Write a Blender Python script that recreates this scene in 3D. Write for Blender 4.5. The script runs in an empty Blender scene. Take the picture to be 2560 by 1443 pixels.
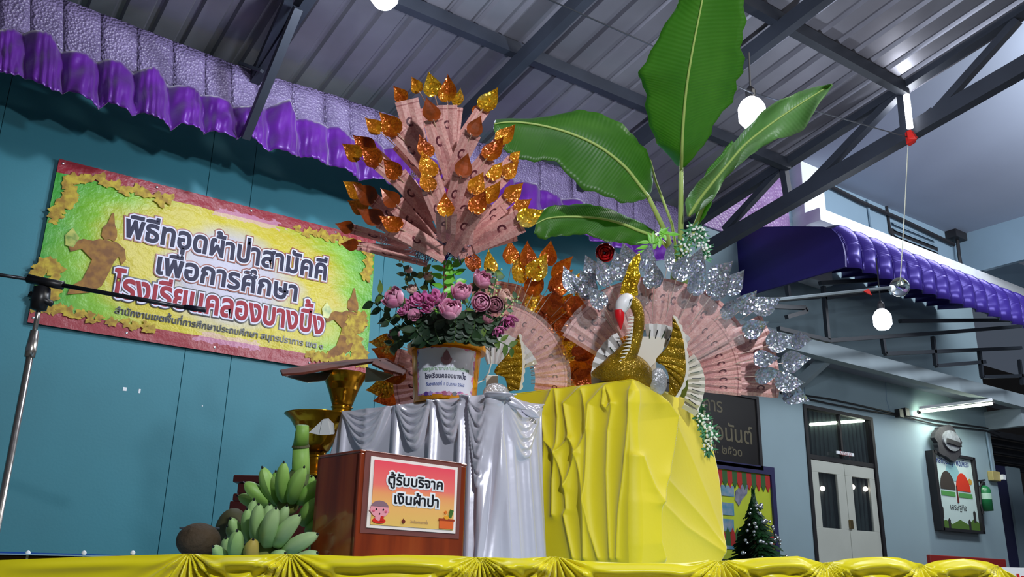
import bpy, math, random
import numpy as np
from mathutils import Vector, Matrix
random.seed(7)
# light levels
EXPOSURE = 0.25
WORLD = 0.08
LA, LB, LC, LT = 100, 190, 30, 24
LH, LR, LP = 6, 110, 270
LY, LPT, LSO = 300, 12, 110
# ------------------------------------------------------------------ camera
EYE = 0.80
F_PX = 2257.94
YAW, PIT, ROL = map(math.radians, (35.3615, 18.1628, 1.1842))
def _rot():
    fw = np.array([math.sin(YAW)*math.cos(PIT), math.cos(YAW)*math.cos(PIT), math.sin(PIT)])
    r = np.array([math.cos(YAW), -math.sin(YAW), 0.0]); u = np.cross(r, fw)
    return r*math.cos(ROL)+u*math.sin(ROL), -r*math.sin(ROL)+u*math.cos(ROL), fw
RR, UU, FF = _rot()
CAMO = np.array([0.0, 0.0, EYE])
sc = bpy.context.scene
C = bpy.context.collection
cam = bpy.data.cameras.new('camera'); cam.lens = F_PX/2560*36; cam.sensor_width = 36; cam.clip_end = 200
camo = bpy.data.objects.new('camera', cam); C.objects.link(camo)
camo.matrix_world = Matrix(((RR[0], UU[0], -FF[0], 0), (RR[1], UU[1], -FF[1], 0), (RR[2], UU[2], -FF[2], EYE), (0, 0, 0, 1)))
sc.camera = camo
sc.view_settings.view_transform = 'Standard'; sc.view_settings.look = 'None'
sc.view_settings.gamma = 1; sc.view_settings.use_curve_mapping = False
sc.view_settings.exposure = EXPOSURE
# ------------------------------------------------------------------ world and lights
w = bpy.data.worlds.new('sky'); w.use_nodes = True; sc.world = w
bg = w.node_tree.nodes['Background']; bg.inputs[0].default_value = (0.60, 0.74, 1.0, 1); bg.inputs[1].default_value = WORLD
def point_light(name, loc, power, col, r=0.05):
    l = bpy.data.lights.new(name, 'POINT'); l.energy = power; l.color = col; l.shadow_soft_size = r
    o = bpy.data.objects.new(name, l); C.objects.link(o); o.location = loc; return o
def area_light(name, loc, target, power, col, sx, sy):
    l = bpy.data.lights.new(name, 'AREA'); l.energy = power; l.color = col; l.shape = 'RECTANGLE'; l.size = sx; l.size_y = sy
    o = bpy.data.objects.new(name, l); C.objects.link(o); o.location = loc
    o.rotation_euler = (Vector(target)-Vector(loc)).to_track_quat('-Z', 'Y').to_euler(); return o
# ------------------------------------------------------------------ where a pixel of the photograph lies in the place
def ray(x, y): return FF+RR*(x-1280)/F_PX-UU*(y-721.5)/F_PX
DO = 0.0
def P(x, y, D):
    D = D+DO; return Vector(CAMO+ray(x, y)*D)
def PY(x, y, Y): r = ray(x, y); return Vector(CAMO+r*Y/r[1])
def PX(x, y, X): r = ray(x, y); return Vector(CAMO+r*X/r[0])
def PZ(x, y, Z): r = ray(x, y); return Vector(CAMO+r*(Z-EYE)/r[2])
def proj(p):
    p = np.asarray(p, float)-CAMO; z = p@FF
    return np.stack([1280+F_PX*(p@RR)/z, 721.5-F_PX*(p@UU)/z], -1)
def depth(p): return float((np.asarray(p, float)-CAMO)@FF)
def heading(deg): a = YAW+math.radians(deg); return Vector((math.sin(a), math.cos(a), 0))   # degrees right of where the camera looks
def along(Cn, d, xpx, tmax=6.0):
    lo, hi = 0.0, tmax
    s = 1 if proj(Cn+d*0.01)[0] > proj(Cn)[0] else -1
    for _ in range(50):
        m = (lo+hi)/2
        if (proj(Cn+d*m)[0]-xpx)*s < 0: lo = m
        else: hi = m
    return Cn+d*lo
# ------------------------------------------------------------------ materials
def lin(h):
    h = h.lstrip('#'); c = [int(h[i:i+2], 16)/255 for i in (0, 2, 4)]
    return [(v/12.92 if v <= 0.04045 else ((v+0.055)/1.055)**2.4) for v in c]+[1.0]
class NT:
    def __init__(s, name):
        s.m = bpy.data.materials.new(name); s.m.use_nodes = True; s.t = s.m.node_tree; s.b = s.t.nodes['Principled BSDF']
    def n(s, typ, ins=None, **kw):
        nd = s.t.nodes.new(typ)
        for k, v in kw.items(): setattr(nd, k, v)
        for k, v in (ins or {}).items():
            if isinstance(v, bpy.types.NodeSocket): s.t.links.new(v, nd.inputs[k])
            else: nd.inputs[k].default_value = v
        return nd
    def link(s, a, b): s.t.links.new(a, s.b.inputs[b] if isinstance(b, str) else b)
    def coord(s, which='Object'): return s.n('ShaderNodeTexCoord').outputs[which]
    def math(s, op, a, b=0.0, c=0.0):
        nd = s.n('ShaderNodeMath', operation=op)
        for i, v in enumerate((a, b, c)):
            if isinstance(v, bpy.types.NodeSocket): s.t.links.new(v, nd.inputs[i])
            else: nd.inputs[i].default_value = v
        return nd.outputs[0]
    def ramp(s, fac, stops, interp='LINEAR'):
        nd = s.n('ShaderNodeValToRGB', {'Fac': fac}); r = nd.color_ramp; r.interpolation = interp
        while len(r.elements) < len(stops): r.elements.new(0.5)
        for e, (p, c) in zip(r.elements, stops): e.position = p; e.color = lin(c) if isinstance(c, str) else c
        return nd.outputs['Color']
    def noise(s, scale, detail=2, co=None, out='Fac', rough=0.5):
        nd = s.n('ShaderNodeTexNoise', {'Scale': scale, 'Detail': detail, 'Roughness': rough})
        s.t.links.new(co or s.coord(), nd.inputs['Vector']); return nd.outputs[out]
    def bump(s, h, strength=0.3, dist=0.01):
        nd = s.n('ShaderNodeBump', {'Strength': strength, 'Distance': dist, 'Height': h}); s.link(nd.outputs[0], 'Normal')
    def mix(s, f, a, b, typ='MIX'):
        nd = s.n('ShaderNodeMix', data_type='RGBA', blend_type=typ)
        for i, v in ((0, f), (6, a), (7, b)):
            if isinstance(v, str): v = lin(v)
            if isinstance(v, bpy.types.NodeSocket): s.t.links.new(v, nd.inputs[i])
            else: nd.inputs[i].default_value = v
        return nd.outputs[2]
def simple(name, col, rough=0.6, metal=0.0, var=0.0, vscale=8.0, bump=0.0, bscale=60.0, spec=0.5, trans=0.0, sheen=0.0, alpha=1.0, coat=0.0, col2=None):
    t = NT(name); b = t.b
    b.inputs['Roughness'].default_value = rough; b.inputs['Metallic'].default_value = metal
    b.inputs['Specular IOR Level'].default_value = spec; b.inputs['Transmission Weight'].default_value = trans
    b.inputs['Sheen Weight'].default_value = sheen; b.inputs['Alpha'].default_value = alpha; b.inputs['Coat Weight'].default_value = coat
    c = lin(col)
    if var or col2:
        c2 = lin(col2) if col2 else [max(0, v*(1-var)) for v in c[:3]]+[1]
        t.link(t.ramp(t.noise(vscale, 4), [(0.35, c2), (0.65, c)]), 'Base Color')
    else: b.inputs['Base Color'].default_value = c
    if bump: t.bump(t.noise(bscale, 3), bump, 0.01)
    return t.m
def emit(name, col, s):
    t = NT(name); t.b.inputs['Base Color'].default_value = lin(col); t.b.inputs['Emission Color'].default_value = lin(col); t.b.inputs['Emission Strength'].default_value = s
    return t.m
# ------------------------------------------------------------------ geometry
class MB:
    def __init__(s): s.v = []; s.f = []; s.uv = None
    def add(s, vs, fs):
        n = len(s.v); s.v += [tuple(v) for v in vs]; s.f += [tuple(i+n for i in f) for f in fs]; return s
    def box(s, lo, hi):
        x0, y0, z0 = lo; x1, y1, z1 = hi
        return s.add([(x0,y0,z0),(x1,y0,z0),(x1,y1,z0),(x0,y1,z0),(x0,y0,z1),(x1,y0,z1),(x1,y1,z1),(x0,y1,z1)],
                     [(3,2,1,0),(4,5,6,7),(0,1,5,4),(1,2,6,5),(2,3,7,6),(3,0,4,7)])
    def obox(s, o, a, b, c):
        o, a, b, c = map(Vector, (o, a, b, c))
        return s.add([o, o+a, o+a+b, o+b, o+c, o+a+c, o+a+b+c, o+b+c], [(3,2,1,0),(4,5,6,7),(0,1,5,4),(1,2,6,5),(2,3,7,6),(3,0,4,7)])
    def tube(s, pts, r, n=8, cap=True, squash=None):
        pts = [Vector(p) for p in pts]; k = len(pts)
        rs = r if isinstance(r, (list, tuple)) else [r]*k
        base = len(s.v); prev = None
        for i, p in enumerate(pts):
            t = (pts[min(i+1, k-1)]-pts[max(i-1, 0)]).normalized()
            a = prev if prev is not None else (Vector((0,0,1)) if abs(t.z) < 0.9 else Vector((1,0,0)))
            a = (a-t*a.dot(t)).normalized(); prev = a; b = t.cross(a)
            for j in range(n):
                q = 2*math.pi*(j+0.5 if n == 4 else j)/n
                s.v.append(tuple(p+(a*math.cos(q)+b*math.sin(q))*rs[i]))
        for i in range(k-1):
            for j in range(n):
                s.f.append((base+i*n+j, base+i*n+(j+1) % n, base+(i+1)*n+(j+1) % n, base+(i+1)*n+j))
        if cap:
            s.f.append(tuple(base+j for j in range(n))[::-1]); s.f.append(tuple(base+(k-1)*n+j for j in range(n)))
        return s
    def bar(s, a, b, w, h=None, up=(0,0,1)):
        a, b = Vector(a), Vector(b); h = h or w; t = (b-a).normalized(); sd = t.cross(Vector(up)).normalized(); u = sd.cross(t)
        return s.obox(a-sd*w/2-u*h/2, sd*w, u*h, b-a)
    def lathe(s, prof, cen, n=32, cap=False):
        cen = Vector(cen); base = len(s.v)
        for r, z in prof:
            for j in range(n):
                q = 2*math.pi*j/n; s.v.append((cen.x+r*math.cos(q), cen.y+r*math.sin(q), cen.z+z))
        for i in range(len(prof)-1):
            for j in range(n):
                s.f.append((base+i*n+j, base+i*n+(j+1) % n, base+(i+1)*n+(j+1) % n, base+(i+1)*n+j))
        if cap:
            s.f.append(tuple(base+j for j in range(n))[::-1]); s.f.append(tuple(base+(len(prof)-1)*n+j for j in range(n)))
        return s
    def ball(s, c, rx, ry=None, rz=None, n=12, m=8, basis=None):
        ry = ry or rx; rz = rz or rx; c = Vector(c); base = len(s.v)
        ax = basis or (Vector((1,0,0)), Vector((0,1,0)), Vector((0,0,1)))
        for i in range(m+1):
            ph = math.pi*i/m
            for j in range(n):
                q = 2*math.pi*j/n
                s.v.append(tuple(c+ax[0]*(rx*math.sin(ph)*math.cos(q))+ax[1]*(ry*math.sin(ph)*math.sin(q))+ax[2]*(rz*math.cos(ph))))
        for i in range(m):
            for j in range(n):
                s.f.append((base+i*n+j, base+(i+1)*n+j, base+(i+1)*n+(j+1) % n, base+i*n+(j+1) % n))
        return s
    def slab(s, pts, off):
        """flat outline given a real thickness"""
        off = Vector(off); n = len(pts); pts = [Vector(p) for p in pts]
        return s.add(pts+[p+off for p in pts], [tuple(range(n)), tuple(range(2*n-1, n-1, -1))]+[(i, (i+1) % n, (i+1) % n+n, i+n)[::-1] for i in range(n)])
    def grid(s, rows, closed=False):
        nr, nc = len(rows), len(rows[0]); b = len(s.v)
        for r in rows: s.v += [tuple(p) for p in r]
        for i in range(nr-1):
            for j in range(nc-1): s.f.append((b+i*nc+j, b+i*nc+j+1, b+(i+1)*nc+j+1, b+(i+1)*nc+j))
        return s
def build(name, mb, mat, parent=None, smooth=False, solid=0, bevel=0, origin=None, uv=None):
    me = bpy.data.meshes.new(name)
    vs = mb.v
    if origin is not None: o3 = Vector(origin); vs = [tuple(Vector(v)-o3) for v in vs]
    me.from_pydata(vs, [], mb.f); me.update()
    if mat: me.materials.append(mat)
    if uv:
        l = me.uv_layers.new(name='uv')
        for lp in me.loops: l.data[lp.index].uv = uv[lp.vertex_index]
    if smooth: me.polygons.foreach_set('use_smooth', [True]*len(me.polygons))
    o = bpy.data.objects.new(name, me); C.objects.link(o)
    if origin is not None: o.location = origin
    if parent is not None:
        o.parent = parent
        if origin is None: o.location = -PO[parent.name]
        else: o.location = Vector(origin)-PO[parent.name]
    PO[o.name] = Vector(origin) if origin is not None else Vector((0, 0, 0))
    if solid:
        md = o.modifiers.new('solid', 'SOLIDIFY'); md.thickness = solid; md.offset = 0
    if bevel:
        md = o.modifiers.new('bevel', 'BEVEL'); md.width = bevel; md.segments = 2
    return o
PO = {}
def tag(o, label=None, cat=None, group=None, kind=None):
    if label: o['label'] = label
    if cat: o['category'] = cat
    if group: o['group'] = group
    if kind: o['kind'] = kind
    return o
def thing(name, loc, label, cat, group=None):
    o = bpy.data.objects.new(name, None); C.objects.link(o); o.location = Vector(loc); PO[o.name] = Vector(loc); o.empty_display_size = 0.05
    return tag(o, label, cat, group)
def holder(name, loc):
    o = bpy.data.objects.new(name, None); C.objects.link(o); o.location = Vector(loc); PO[o.name] = Vector(loc); o['kind'] = 'structure'; return o
def dup(o, parent, name=None):
    c = o.copy(); C.objects.link(c); c.parent = parent; return c
def smooth_curve(pts, n):
    """Catmull-Rom through points (tuples of numbers), n samples"""
    A = np.array([list(p) for p in pts], float); k = len(A); out = []
    for t in np.linspace(0, k-1, n):
        i = min(int(t), k-2); f = t-i
        p0, p1, p2, p3 = A[max(i-1, 0)], A[i], A[i+1], A[min(i+2, k-1)]
        out.append(0.5*((2*p1)+(-p0+p2)*f+(2*p0-5*p1+4*p2-p3)*f*f+(-p0+3*p1-3*p2+p3)*f**3))
    return np.array(out)
# ------------------------------------------------------------------ lettering
def _raw(body, bevel=0.0, shear=0.0):
    cu = bpy.data.curves.new('t', 'FONT'); cu.body = body; cu.resolution_u = 3; cu.bevel_depth = bevel; cu.bevel_resolution = 0; cu.shear = shear
    ob = bpy.data.objects.new('t', cu); C.objects.link(ob)
    dg = bpy.context.evaluated_depsgraph_get(); dg.update()
    me = bpy.data.meshes.new_from_object(ob.evaluated_get(dg))
    v = [tuple(x.co) for x in me.vertices]; f = [tuple(p.vertices) for p in me.polygons]
    bpy.data.objects.remove(ob); bpy.data.curves.remove(cu); bpy.data.meshes.remove(me)
    return v, f
UPV = 'ิีึืั็'; TONE = '่้๊๋์'
_adv = {}
def adv(s):
    if s not in _adv: _adv[s] = max(p[0] for p in _raw(s+'l')[0])-max(p[0] for p in _raw('l')[0])
    return _adv[s]
def letters(body, bevel=0.0, shear=0.0):
    base = ''; tones = []
    for i, ch in enumerate(body):
        if ch in TONE and i and body[i-1] in UPV: tones.append((len(base), ch))
        else: base += ch
    v, f = _raw(base, bevel, shear)
    for k, ch in tones:
        tv, tf = _raw(ch, bevel, shear); dx = adv(base[:k]); n = len(v)
        v += [(x+dx, y+0.20, z) for x, y, z in tv]; f += [tuple(i+n for i in q) for q in tf]
    return v, f
def write(name, body, fn, width, mat, parent=None, height=None, halo=0.0, lift=0.0, align='c', shear=0.0, label=None):
    """fn(x, y, lift) -> 3D point; x, y metres on the printed surface"""
    v0, _ = letters(body, 0, shear); xs = [p[0] for p in v0]; x0, x1 = min(xs), max(xs); s = width/(x1-x0); sy = (height or s)
    v, f = letters(body, halo, shear)
    mid = (x0+x1)/2 if align == 'c' else x0
    mb = MB(); zs = lift
    zk = max(1e-6, max(abs(p[2]) for p in v))
    mb.add([fn((p[0]-mid)*s, p[1]*sy, zs+p[2]/zk*.0007*(halo > 0)) for p in v], f)
    o = build(name, mb, mat, parent)
    if label: o['label'] = label
    return o
# ------------------------------------------------------------------ cloth
def dist_poly(Q, pts):
    best = np.full(Q.shape[:-1], 1e9)
    for a, b in zip(pts[:-1], pts[1:]):
        a = np.array(a, float); b = np.array(b, float); ab = b-a
        t = np.clip(((Q-a)@ab)/(ab@ab+1e-9), 0, 1)
        best = np.minimum(best, np.linalg.norm(Q-(a+t[..., None]*ab), axis=-1))
    return best
def side_poly(Q, pts):
    """signed distance (positive to the right of the line as drawn downwards)"""
    best = np.full(Q.shape[:-1], 1e9); sg = np.ones(Q.shape[:-1])
    for a, b in zip(pts[:-1], pts[1:]):
        a = np.array(a, float); b = np.array(b, float); ab = b-a
        t = np.clip(((Q-a)@ab)/(ab@ab+1e-9), 0, 1); d = Q-(a+t[..., None]*ab); n = np.linalg.norm(d, axis=-1)
        cr = -(ab[0]*d[..., 1]-ab[1]*d[..., 0]); m = n < best
        best = np.where(m, n, best); sg = np.where(m, np.sign(cr), sg)
    return best*sg
def sheet(top, bot, nu, nv, fn, vp=1.0):
    """grid between two 3D polylines; fn(Qpx, u, v) -> outward displacement in metres"""
    T = smooth_lin(top, nu); B = smooth_lin(bot, nu)
    vl = np.linspace(0, 1, nv)**vp; vv = vl[:, None, None]
    G = T[None]*(1-vv)+B[None]*vv
    du = np.gradient(G, axis=1); dn = np.gradient(G, axis=0)
    N = np.cross(dn, du); N /= np.linalg.norm(N, axis=-1, keepdims=True)+1e-12
    flip = np.sign(((CAMO-G)*N).sum(-1).mean()); N *= flip
    U, V = np.meshgrid(np.linspace(0, 1, nu), vl)
    Q = proj(G); h = fn(Q, U, V)
    return G+N*h[..., None]
def smooth_lin(pts, n):
    A = np.array([list(p) for p in pts], float); L = np.r_[0, np.cumsum(np.linalg.norm(np.diff(A, axis=0), axis=1))]
    t = np.linspace(0, L[-1], n); return np.stack([np.interp(t, L, A[:, k]) for k in range(3)], -1)
# ------------------------------------------------------------------ materials of the setting
def glitter(name, c1, c2, c3, metal=0.75, rough=0.22, scale=160, strength=0.9, trans=0.0, holo=False):
    t = NT(name); co = t.coord()
    vo = t.n('ShaderNodeTexVoronoi', {'Scale': scale}); t.t.links.new(co, vo.inputs['Vector'])
    if holo:
        sp = t.n('ShaderNodeSeparateColor', {'Color': vo.outputs['Color']})
        col = t.ramp(sp.outputs[0], [(0.0, c1), (0.45, c2), (0.7, c3), (0.85, '#b8c4f0'), (1.0, '#f0d8e8')])
    else:
        col = t.ramp(t.noise(14, 3, co), [(0.3, c1), (0.52, c2), (0.72, c3)])
    t.link(col, 'Base Color')
    t.b.inputs['Metallic'].default_value = metal; t.b.inputs['Roughness'].default_value = rough
    t.b.inputs['Transmission Weight'].default_value = trans
    sub = t.n('ShaderNodeVectorMath', {0: vo.outputs['Color'], 1: (0.5, 0.5, 0.5)}, operation='SUBTRACT')
    scl = t.n('ShaderNodeVectorMath', {0: sub.outputs[0], 'Scale': strength}, operation='SCALE')
    ge = t.n('ShaderNodeNewGeometry')
    ad = t.n('ShaderNodeVectorMath', {0: ge.outputs['Normal'], 1: scl.outputs[0]}, operation='ADD')
    nm = t.n('ShaderNodeVectorMath', {0: ad.outputs[0]}, operation='NORMALIZE')
    t.link(nm.outputs[0], 'Normal')
    return t.m
M = {}
M['teal'] = simple('teal_paint', '#2f7c8c', 0.55, var=0.12, vscale=1.2, bump=0.05)
M['steel'] = simple('painted_steel', '#2a2f3a', 0.5, 0.2, var=0.25, vscale=3)
def roofmat():
    t = NT('roof_metal'); co = t.coord()
    t.link(t.ramp(t.noise(0.9, 4, co), [(0.3, '#66646e'), (0.7, '#8a8a94')]), 'Base Color')
    t.b.inputs['Metallic'].default_value = 0.6; t.b.inputs['Roughness'].default_value = 0.45
    t.bump(t.noise(2.2, 3, co), 0.25, 0.03); return t.m
M['roof'] = roofmat()
M['bubble'] = None
def bubblemat(name, c1, c2, scale, bs):
    t = NT(name); co = t.coord()
    vo = t.n('ShaderNodeTexVoronoi', {'Scale': scale}); t.t.links.new(co, vo.inputs['Vector'])
    t.link(t.ramp(t.noise(6, 3, co), [(0.3, c1), (0.7, c2)]), 'Base Color')
    t.b.inputs['Roughness'].default_value = 0.35
    t.bump(vo.outputs['Distance'], bs, 0.02); return t.m
M['bubble'] = bubblemat('bubble_wrap', '#665a7e', '#80729a', 60, 0.6)
M['stucco'] = bubblemat('lavender_stucco', '#8f6aa0', '#a888b8', 22, 0.6)
M['purple'] = simple('purple_satin', '#5a0b8c', 0.36, 0.1, var=0.35, vscale=5, bump=0.5, bscale=9, sheen=0.3)
M['wall_blue'] = simple('pale_blue_wall', '#8ea5ae', 0.75, var=0.1, vscale=0.8, bump=0.04)
M['wall_upper'] = simple('upper_blue_wall', '#7f98aa', 0.75, var=0.12, vscale=0.7)
M['soffit'] = simple('grey_soffit', '#98a2b4', 0.8, var=0.08, vscale=0.5)
M['white'] = simple('white_paint', '#e9eef2', 0.6, var=0.05)
M['dark'] = simple('dark_frame', '#1d1c20', 0.5)
M['indigo'] = simple('indigo_panel', '#251a6e', 0.5, var=0.15, vscale=1)
M['awn'] = simple('purple_metal_sheet', '#3a2b84', 0.25, 0.3, var=0.1, vscale=2)
M['concrete'] = simple('concrete_ground', '#6e6b66', 0.85, var=0.2, vscale=1.2, bump=0.2)
M['beam'] = simple('painted_beam', '#8f9ea6', 0.75, var=0.1, vscale=1)
M['black_steel'] = simple('black_painted_steel', '#20262e', 0.5, 0.2)
M['glass'] = simple('window_glass', '#223034', 0.06, trans=0.0, spec=0.7, coat=0.6)
M['red'] = simple('red_paint', '#8f1f1a', 0.5)
Z0 = EYE
TY = 5.8                                     # plane of the valance under the roof
WY = 6.3                                     # plane of the teal backdrop
ROOFZ, SL = EYE+3.56, math.tan(math.radians(10.3))
def roof_at(px_, py_, drop=0.0):
    r = ray(px_, py_); t = (ROOFZ-drop+TY*SL-EYE)/(r[2]+r[1]*SL); return Vector(CAMO+r*t)
def roofz(Y): return ROOFZ+(TY-Y)*SL
BY = 7.6                                     # plane of the school building
# ground and stage
build('floor', MB().box((-14, -9, -0.1), (26, 16, 0.0)), M['concrete'])['kind'] = 'structure'
# teal backdrop boards
XW0, XW1 = -3.4, PY(1560, 690, WY).x
seamA, seamB = PY(460, 900, WY).x, PY(578, 900, WY).x
hb = holder('wall_back', (0, WY, 0))
edges = [XW0, XW0+1.2, -0.88, 0.33, seamA, seamB, PY(957, 700, WY).x, XW1]
wtop = roofz(WY)-0.02
for k in range(len(edges)-1):
    a, b_ = edges[k]+0.0016, edges[k+1]-0.0016
    build('board', MB().box((a, WY, 0.0), (b_, WY+0.02, wtop-0.02)), M['teal'], hb, bevel=0.002)
build('backing', MB().box((XW0, WY+0.022, 0), (XW1, WY+0.06, wtop)), simple('teal_shadow_board', '#1c5566', 0.8), hb)  # darker teal backing seen through the board seams
# small marks of white tape on the boards
for (x, y, a, b_) in ((312, 973, .012, .012), (349, 978, .006, .014), (506, 1015, .004, .004)):
    p = PY(x, y, WY-0.001); build('paint_fleck', MB().box((p.x-a, WY-0.002, p.z-b_), (p.x+a, WY, p.z+b_)), M['white'], hb)
# metal roof: sheets with raised ribs, running down towards the backdrop
pr = PX(1756, 540, 1.0)
XE = roof_at(2150, 265).x                    # the open edge carried by the truss
XE = (roof_at(1756, 540).x+roof_at(2560, 11).x)/2
hr = holder('ceiling', (0, TY, wtop))
pitch_, XR0 = 0.21, -4.6
nrib = int((XE+0.25-XR0)/pitch_)
def roof_profile(x0, n):
    out = []
    for i in range(n):
        x = x0+i*pitch_
        for dx, dz in ((0, 0), (0.135, 0), (0.150, -0.03), (0.190, -0.03), (0.205, 0)): out.append((x+dx, dz))
    out.append((x0+n*pitch_, 0)); return out
i = 0
while i < nrib:
    n = min(4, nrib-i); pf = roof_profile(XR0+i*pitch_, n)
    rows = []
    for Y in (WY+0.25, WY-0.0, 2.0, -3.0, -8.0):
        rows.append([(x, Y, roofz(Y)-dz*-1+0.03*0) if False else (x, Y, roofz(Y)-dz) for x, dz in pf])
    build('metal_sheet', MB().grid(rows), M['roof'], hr, solid=0.002)
    i += n
# purlins under the sheets, along the wall direction
def purlin(x, y, x0=XR0, name='purlin'):
    Y = roof_at(x, y, 0.05).y; z = roofz(Y)
    build(name, MB().box((x0, Y-0.035, z-0.11), (XE, Y+0.035, z-0.008)), M['steel'], hr)
    return Y
YP1 = purlin(1330, 140); YP2 = purlin(2055, 108)
for y_ in (YP2-(YP1-YP2), YP2-2*(YP1-YP2)):
    if y_ > -8: build('purlin', MB().box((XR0, y_-0.035, roofz(y_)-0.11), (XE, y_+0.035, roofz(y_)-0.008)), M['steel'], hr)
# rafters
def rafter(x, y, drop=0.12, yend=TY-0.1, y0=-8, nm='rafter'):
    X = roof_at(x, y, drop).x
    build(nm, MB().bar((X, y0, roofz(y0)-drop-0.05), (X, yend, roofz(yend)-drop-0.05), 0.07, 0.12), M['steel'], hr); return X
XA = rafter(700, 85); XB = rafter(1290, 150); XC = rafter(1950, 60)
# the bracket that comes down in front of the valance
sb = thing('steel_bracket', PY(640, 300, TY-0.25), 'dark steel roof bracket slanting down across the purple valance', 'bracket')
build('strut', MB().bar(PY(745, 20, TY-1.0), PY(613, 345, TY-0.30), 0.055), M['steel'], sb)
build('strut', MB().bar(PY(722, 0, TY-0.9), PY(640, 185, TY-0.16), 0.06), M['steel'], sb)
build('gusset_plate', MB().bar(PY(655, 178, TY-0.3), PY(600, 158, TY-0.12), 0.03, 0.02), M['steel'], sb)
# edge truss
tr = thing('roof_truss', PX(2270, 340, XE), 'long dark steel truss carrying the open right edge of the roof', 'truss')
y_lo = TY+0.3
def chord(a, b, th, nm):
    A, B = PX(*a, XE), PX(*b, XE); d = (B-A); A2 = A-d*0.35 if False else A; B2 = B+d*0.9
    build(nm, MB().bar(A2, B2, 0.09, th), M['steel'], tr)
chord((1700, 577), (2560, 14), 0.13, 'upper_chord')
chord((1770, 622), (2560, 166), 0.13, 'lower_chord')
for a, b, wd in (((2252, 215), (2266, 345), .06), ((2335, 285), (2545, 50), .06), ((2245, 235), (2010, 480), .07), ((1958, 415), (1972, 505), .06), ((1952, 424), (1812, 575), .06), ((2270, 340), (2340, 280), .08), ((1975, 500), (2040, 455), .08)):
    build('web_bar', MB().bar(PX(*a, XE), PX(*b, XE), wd), M['steel'], tr)
# ---------------- bubble wrap and valance on the backdrop
YV = TY-0.10
top_line = [(-140, -95), (165, 4), (637, 184), (817, 236), (1002, 300), (1330, 398), (1606, 495), (1700, 525)]
hem_line = [(-140, 30), (-60, 52), (0, 80), (80, 76), (125, 90), (155, 122), (235, 148), (270, 150), (335, 176), (385, 174), (430, 212), (505, 230), (575, 260), (615, 268), (665, 270), (722, 252), (745, 295), (800, 310), (840, 320), (880, 345), (955, 362), (1020, 380), (1090, 400), (1160, 425), (1240, 440), (1300, 455), (1345, 462), (1380, 490), (1440, 500), (1480, 520), (1560, 545), (1640, 580), (1700, 600)]
def at_line(L, x):
    xs = [p[0] for p in L]; ys = [p[1] for p in L]; return float(np.interp(x, xs, ys))
bw = thing('bubble_wrap_strip', PY(700, 230, YV), 'lavender bubble wrap strip pinned under the roof above the purple valance', 'bubble wrap')
seams = [-140, -60, 0, 75, 158, 252, 342, 432, 512, 577, 640, 730, 812, 877, 945, 1030, 1110, 1200, 1280, 1352, 1432, 1500, 1545, 1585, 1640, 1700]
for k in range(len(seams)-1):
    xs = np.linspace(seams[k], seams[k+1], 7)
    rows = []
    for v in np.linspace(0, 1, 5):
        r = []
        for j, x in enumerate(xs):
            y0, y1 = at_line(top_line, x)-3, at_line(hem_line, x)+16
            p = PY(x, y0+(y1-y0)*v, YV)
            r.append(p+Vector((0, -0.010*abs(math.sin(math.pi*j/6))**0.6+0.005*random.random()*(0 < j < 6), 0)))
        rows.append(r)
    build('bubble_panel', MB().grid(rows), M['bubble'], bw, smooth=True, solid=0.004)
hem_bot = [(-140, 150), (-60, 180), (30, 204), (60, 200), (125, 243), (170, 236), (240, 280), (265, 265), (325, 300), (345, 287), (425, 330), (445, 318), (505, 340), (520, 335), (585, 357), (605, 340), (655, 385), (680, 380), (730, 400), (745, 395), (805, 422), (820, 415), (872, 450), (960, 462), (1010, 470), (1090, 492), (1160, 508), (1240, 530), (1320, 560), (1400, 580), (1440, 590), (1480, 610), (1530, 622), (1580, 640), (1640, 655), (1700, 665)]
rows = []
xs = np.linspace(-140, 1700, 520)
ph = np.cumsum(1/np.interp(xs, [-140, 0, 900, 1700], [112, 98, 72, 50]))*(xs[1]-xs[0])
for v in np.linspace(0, 1, 14):
    r = []
    for x, p_ in zip(xs, ph):
        y0, y1 = at_line(hem_line, x)-2, at_line(hem_bot, x)
        q = PY(x, y0+(y1-y0)*v, YV-0.09)
        fr = p_ % 1.0
        d = 0.085*(1-abs(2*fr-1)**2.4)*(0.75+0.25*v)+0.008*math.sin(3*fr*6.28+x*.11+v*5+math.sin(x*.05)*3)*(0.4+v*.6)+0.010*math.sin(v*11+x*.07)
        r.append(q+Vector((0, 0.05-d-0.06*v, 0)))
    rows.append(r)
vb = build('purple_valance', MB().grid(rows), M['purple'], None, smooth=True, solid=0.004, origin=tuple(PY(700, 330, YV)))
tag(vb, 'pleated purple satin valance hung along the top of the teal backdrop', 'valance')
# ---------------- school building on the right
hw = holder('wall_right', (10, BY, 0))
def wz(x, y, Y=BY): return PY(x, y, Y)
xl = 4.9; xcor = (wz(2477, 1079).x+wz(2519, 1400).x)/2
zc = wz(2465, 1068).z                         # corridor ceiling
zt = wz(2200, 505).z
d0, d1 = wz(2012, 1023), wz(2172, 1049); dx0, dx1, dz = (wz(2046, 1393).x+d0.x)/2, (wz(2210, 1390).x+d1.x)/2, (d0.z+d1.z)/2
FZ = EYE-0.1
def wallpan(x0, x1, z0, z1, m, nm='wall_panel'): return build(nm, MB().box((x0, BY, z0), (x1, BY+0.12, z1)), m, hw)
zup = wz(2200, 640).z
wallpan(xl, dx0-0.05, FZ, zup, M['wall_blue']); wallpan(dx0-0.05, dx1+0.05, dz+0.02, zup, M['wall_blue']); wallpan(dx1+0.05, xcor, FZ, zup, M['wall_blue'])
xs_ = wz(1965, 500).x; xc0, xc1 = wz(1978, 500).x, wz(2031, 500).x
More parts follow.
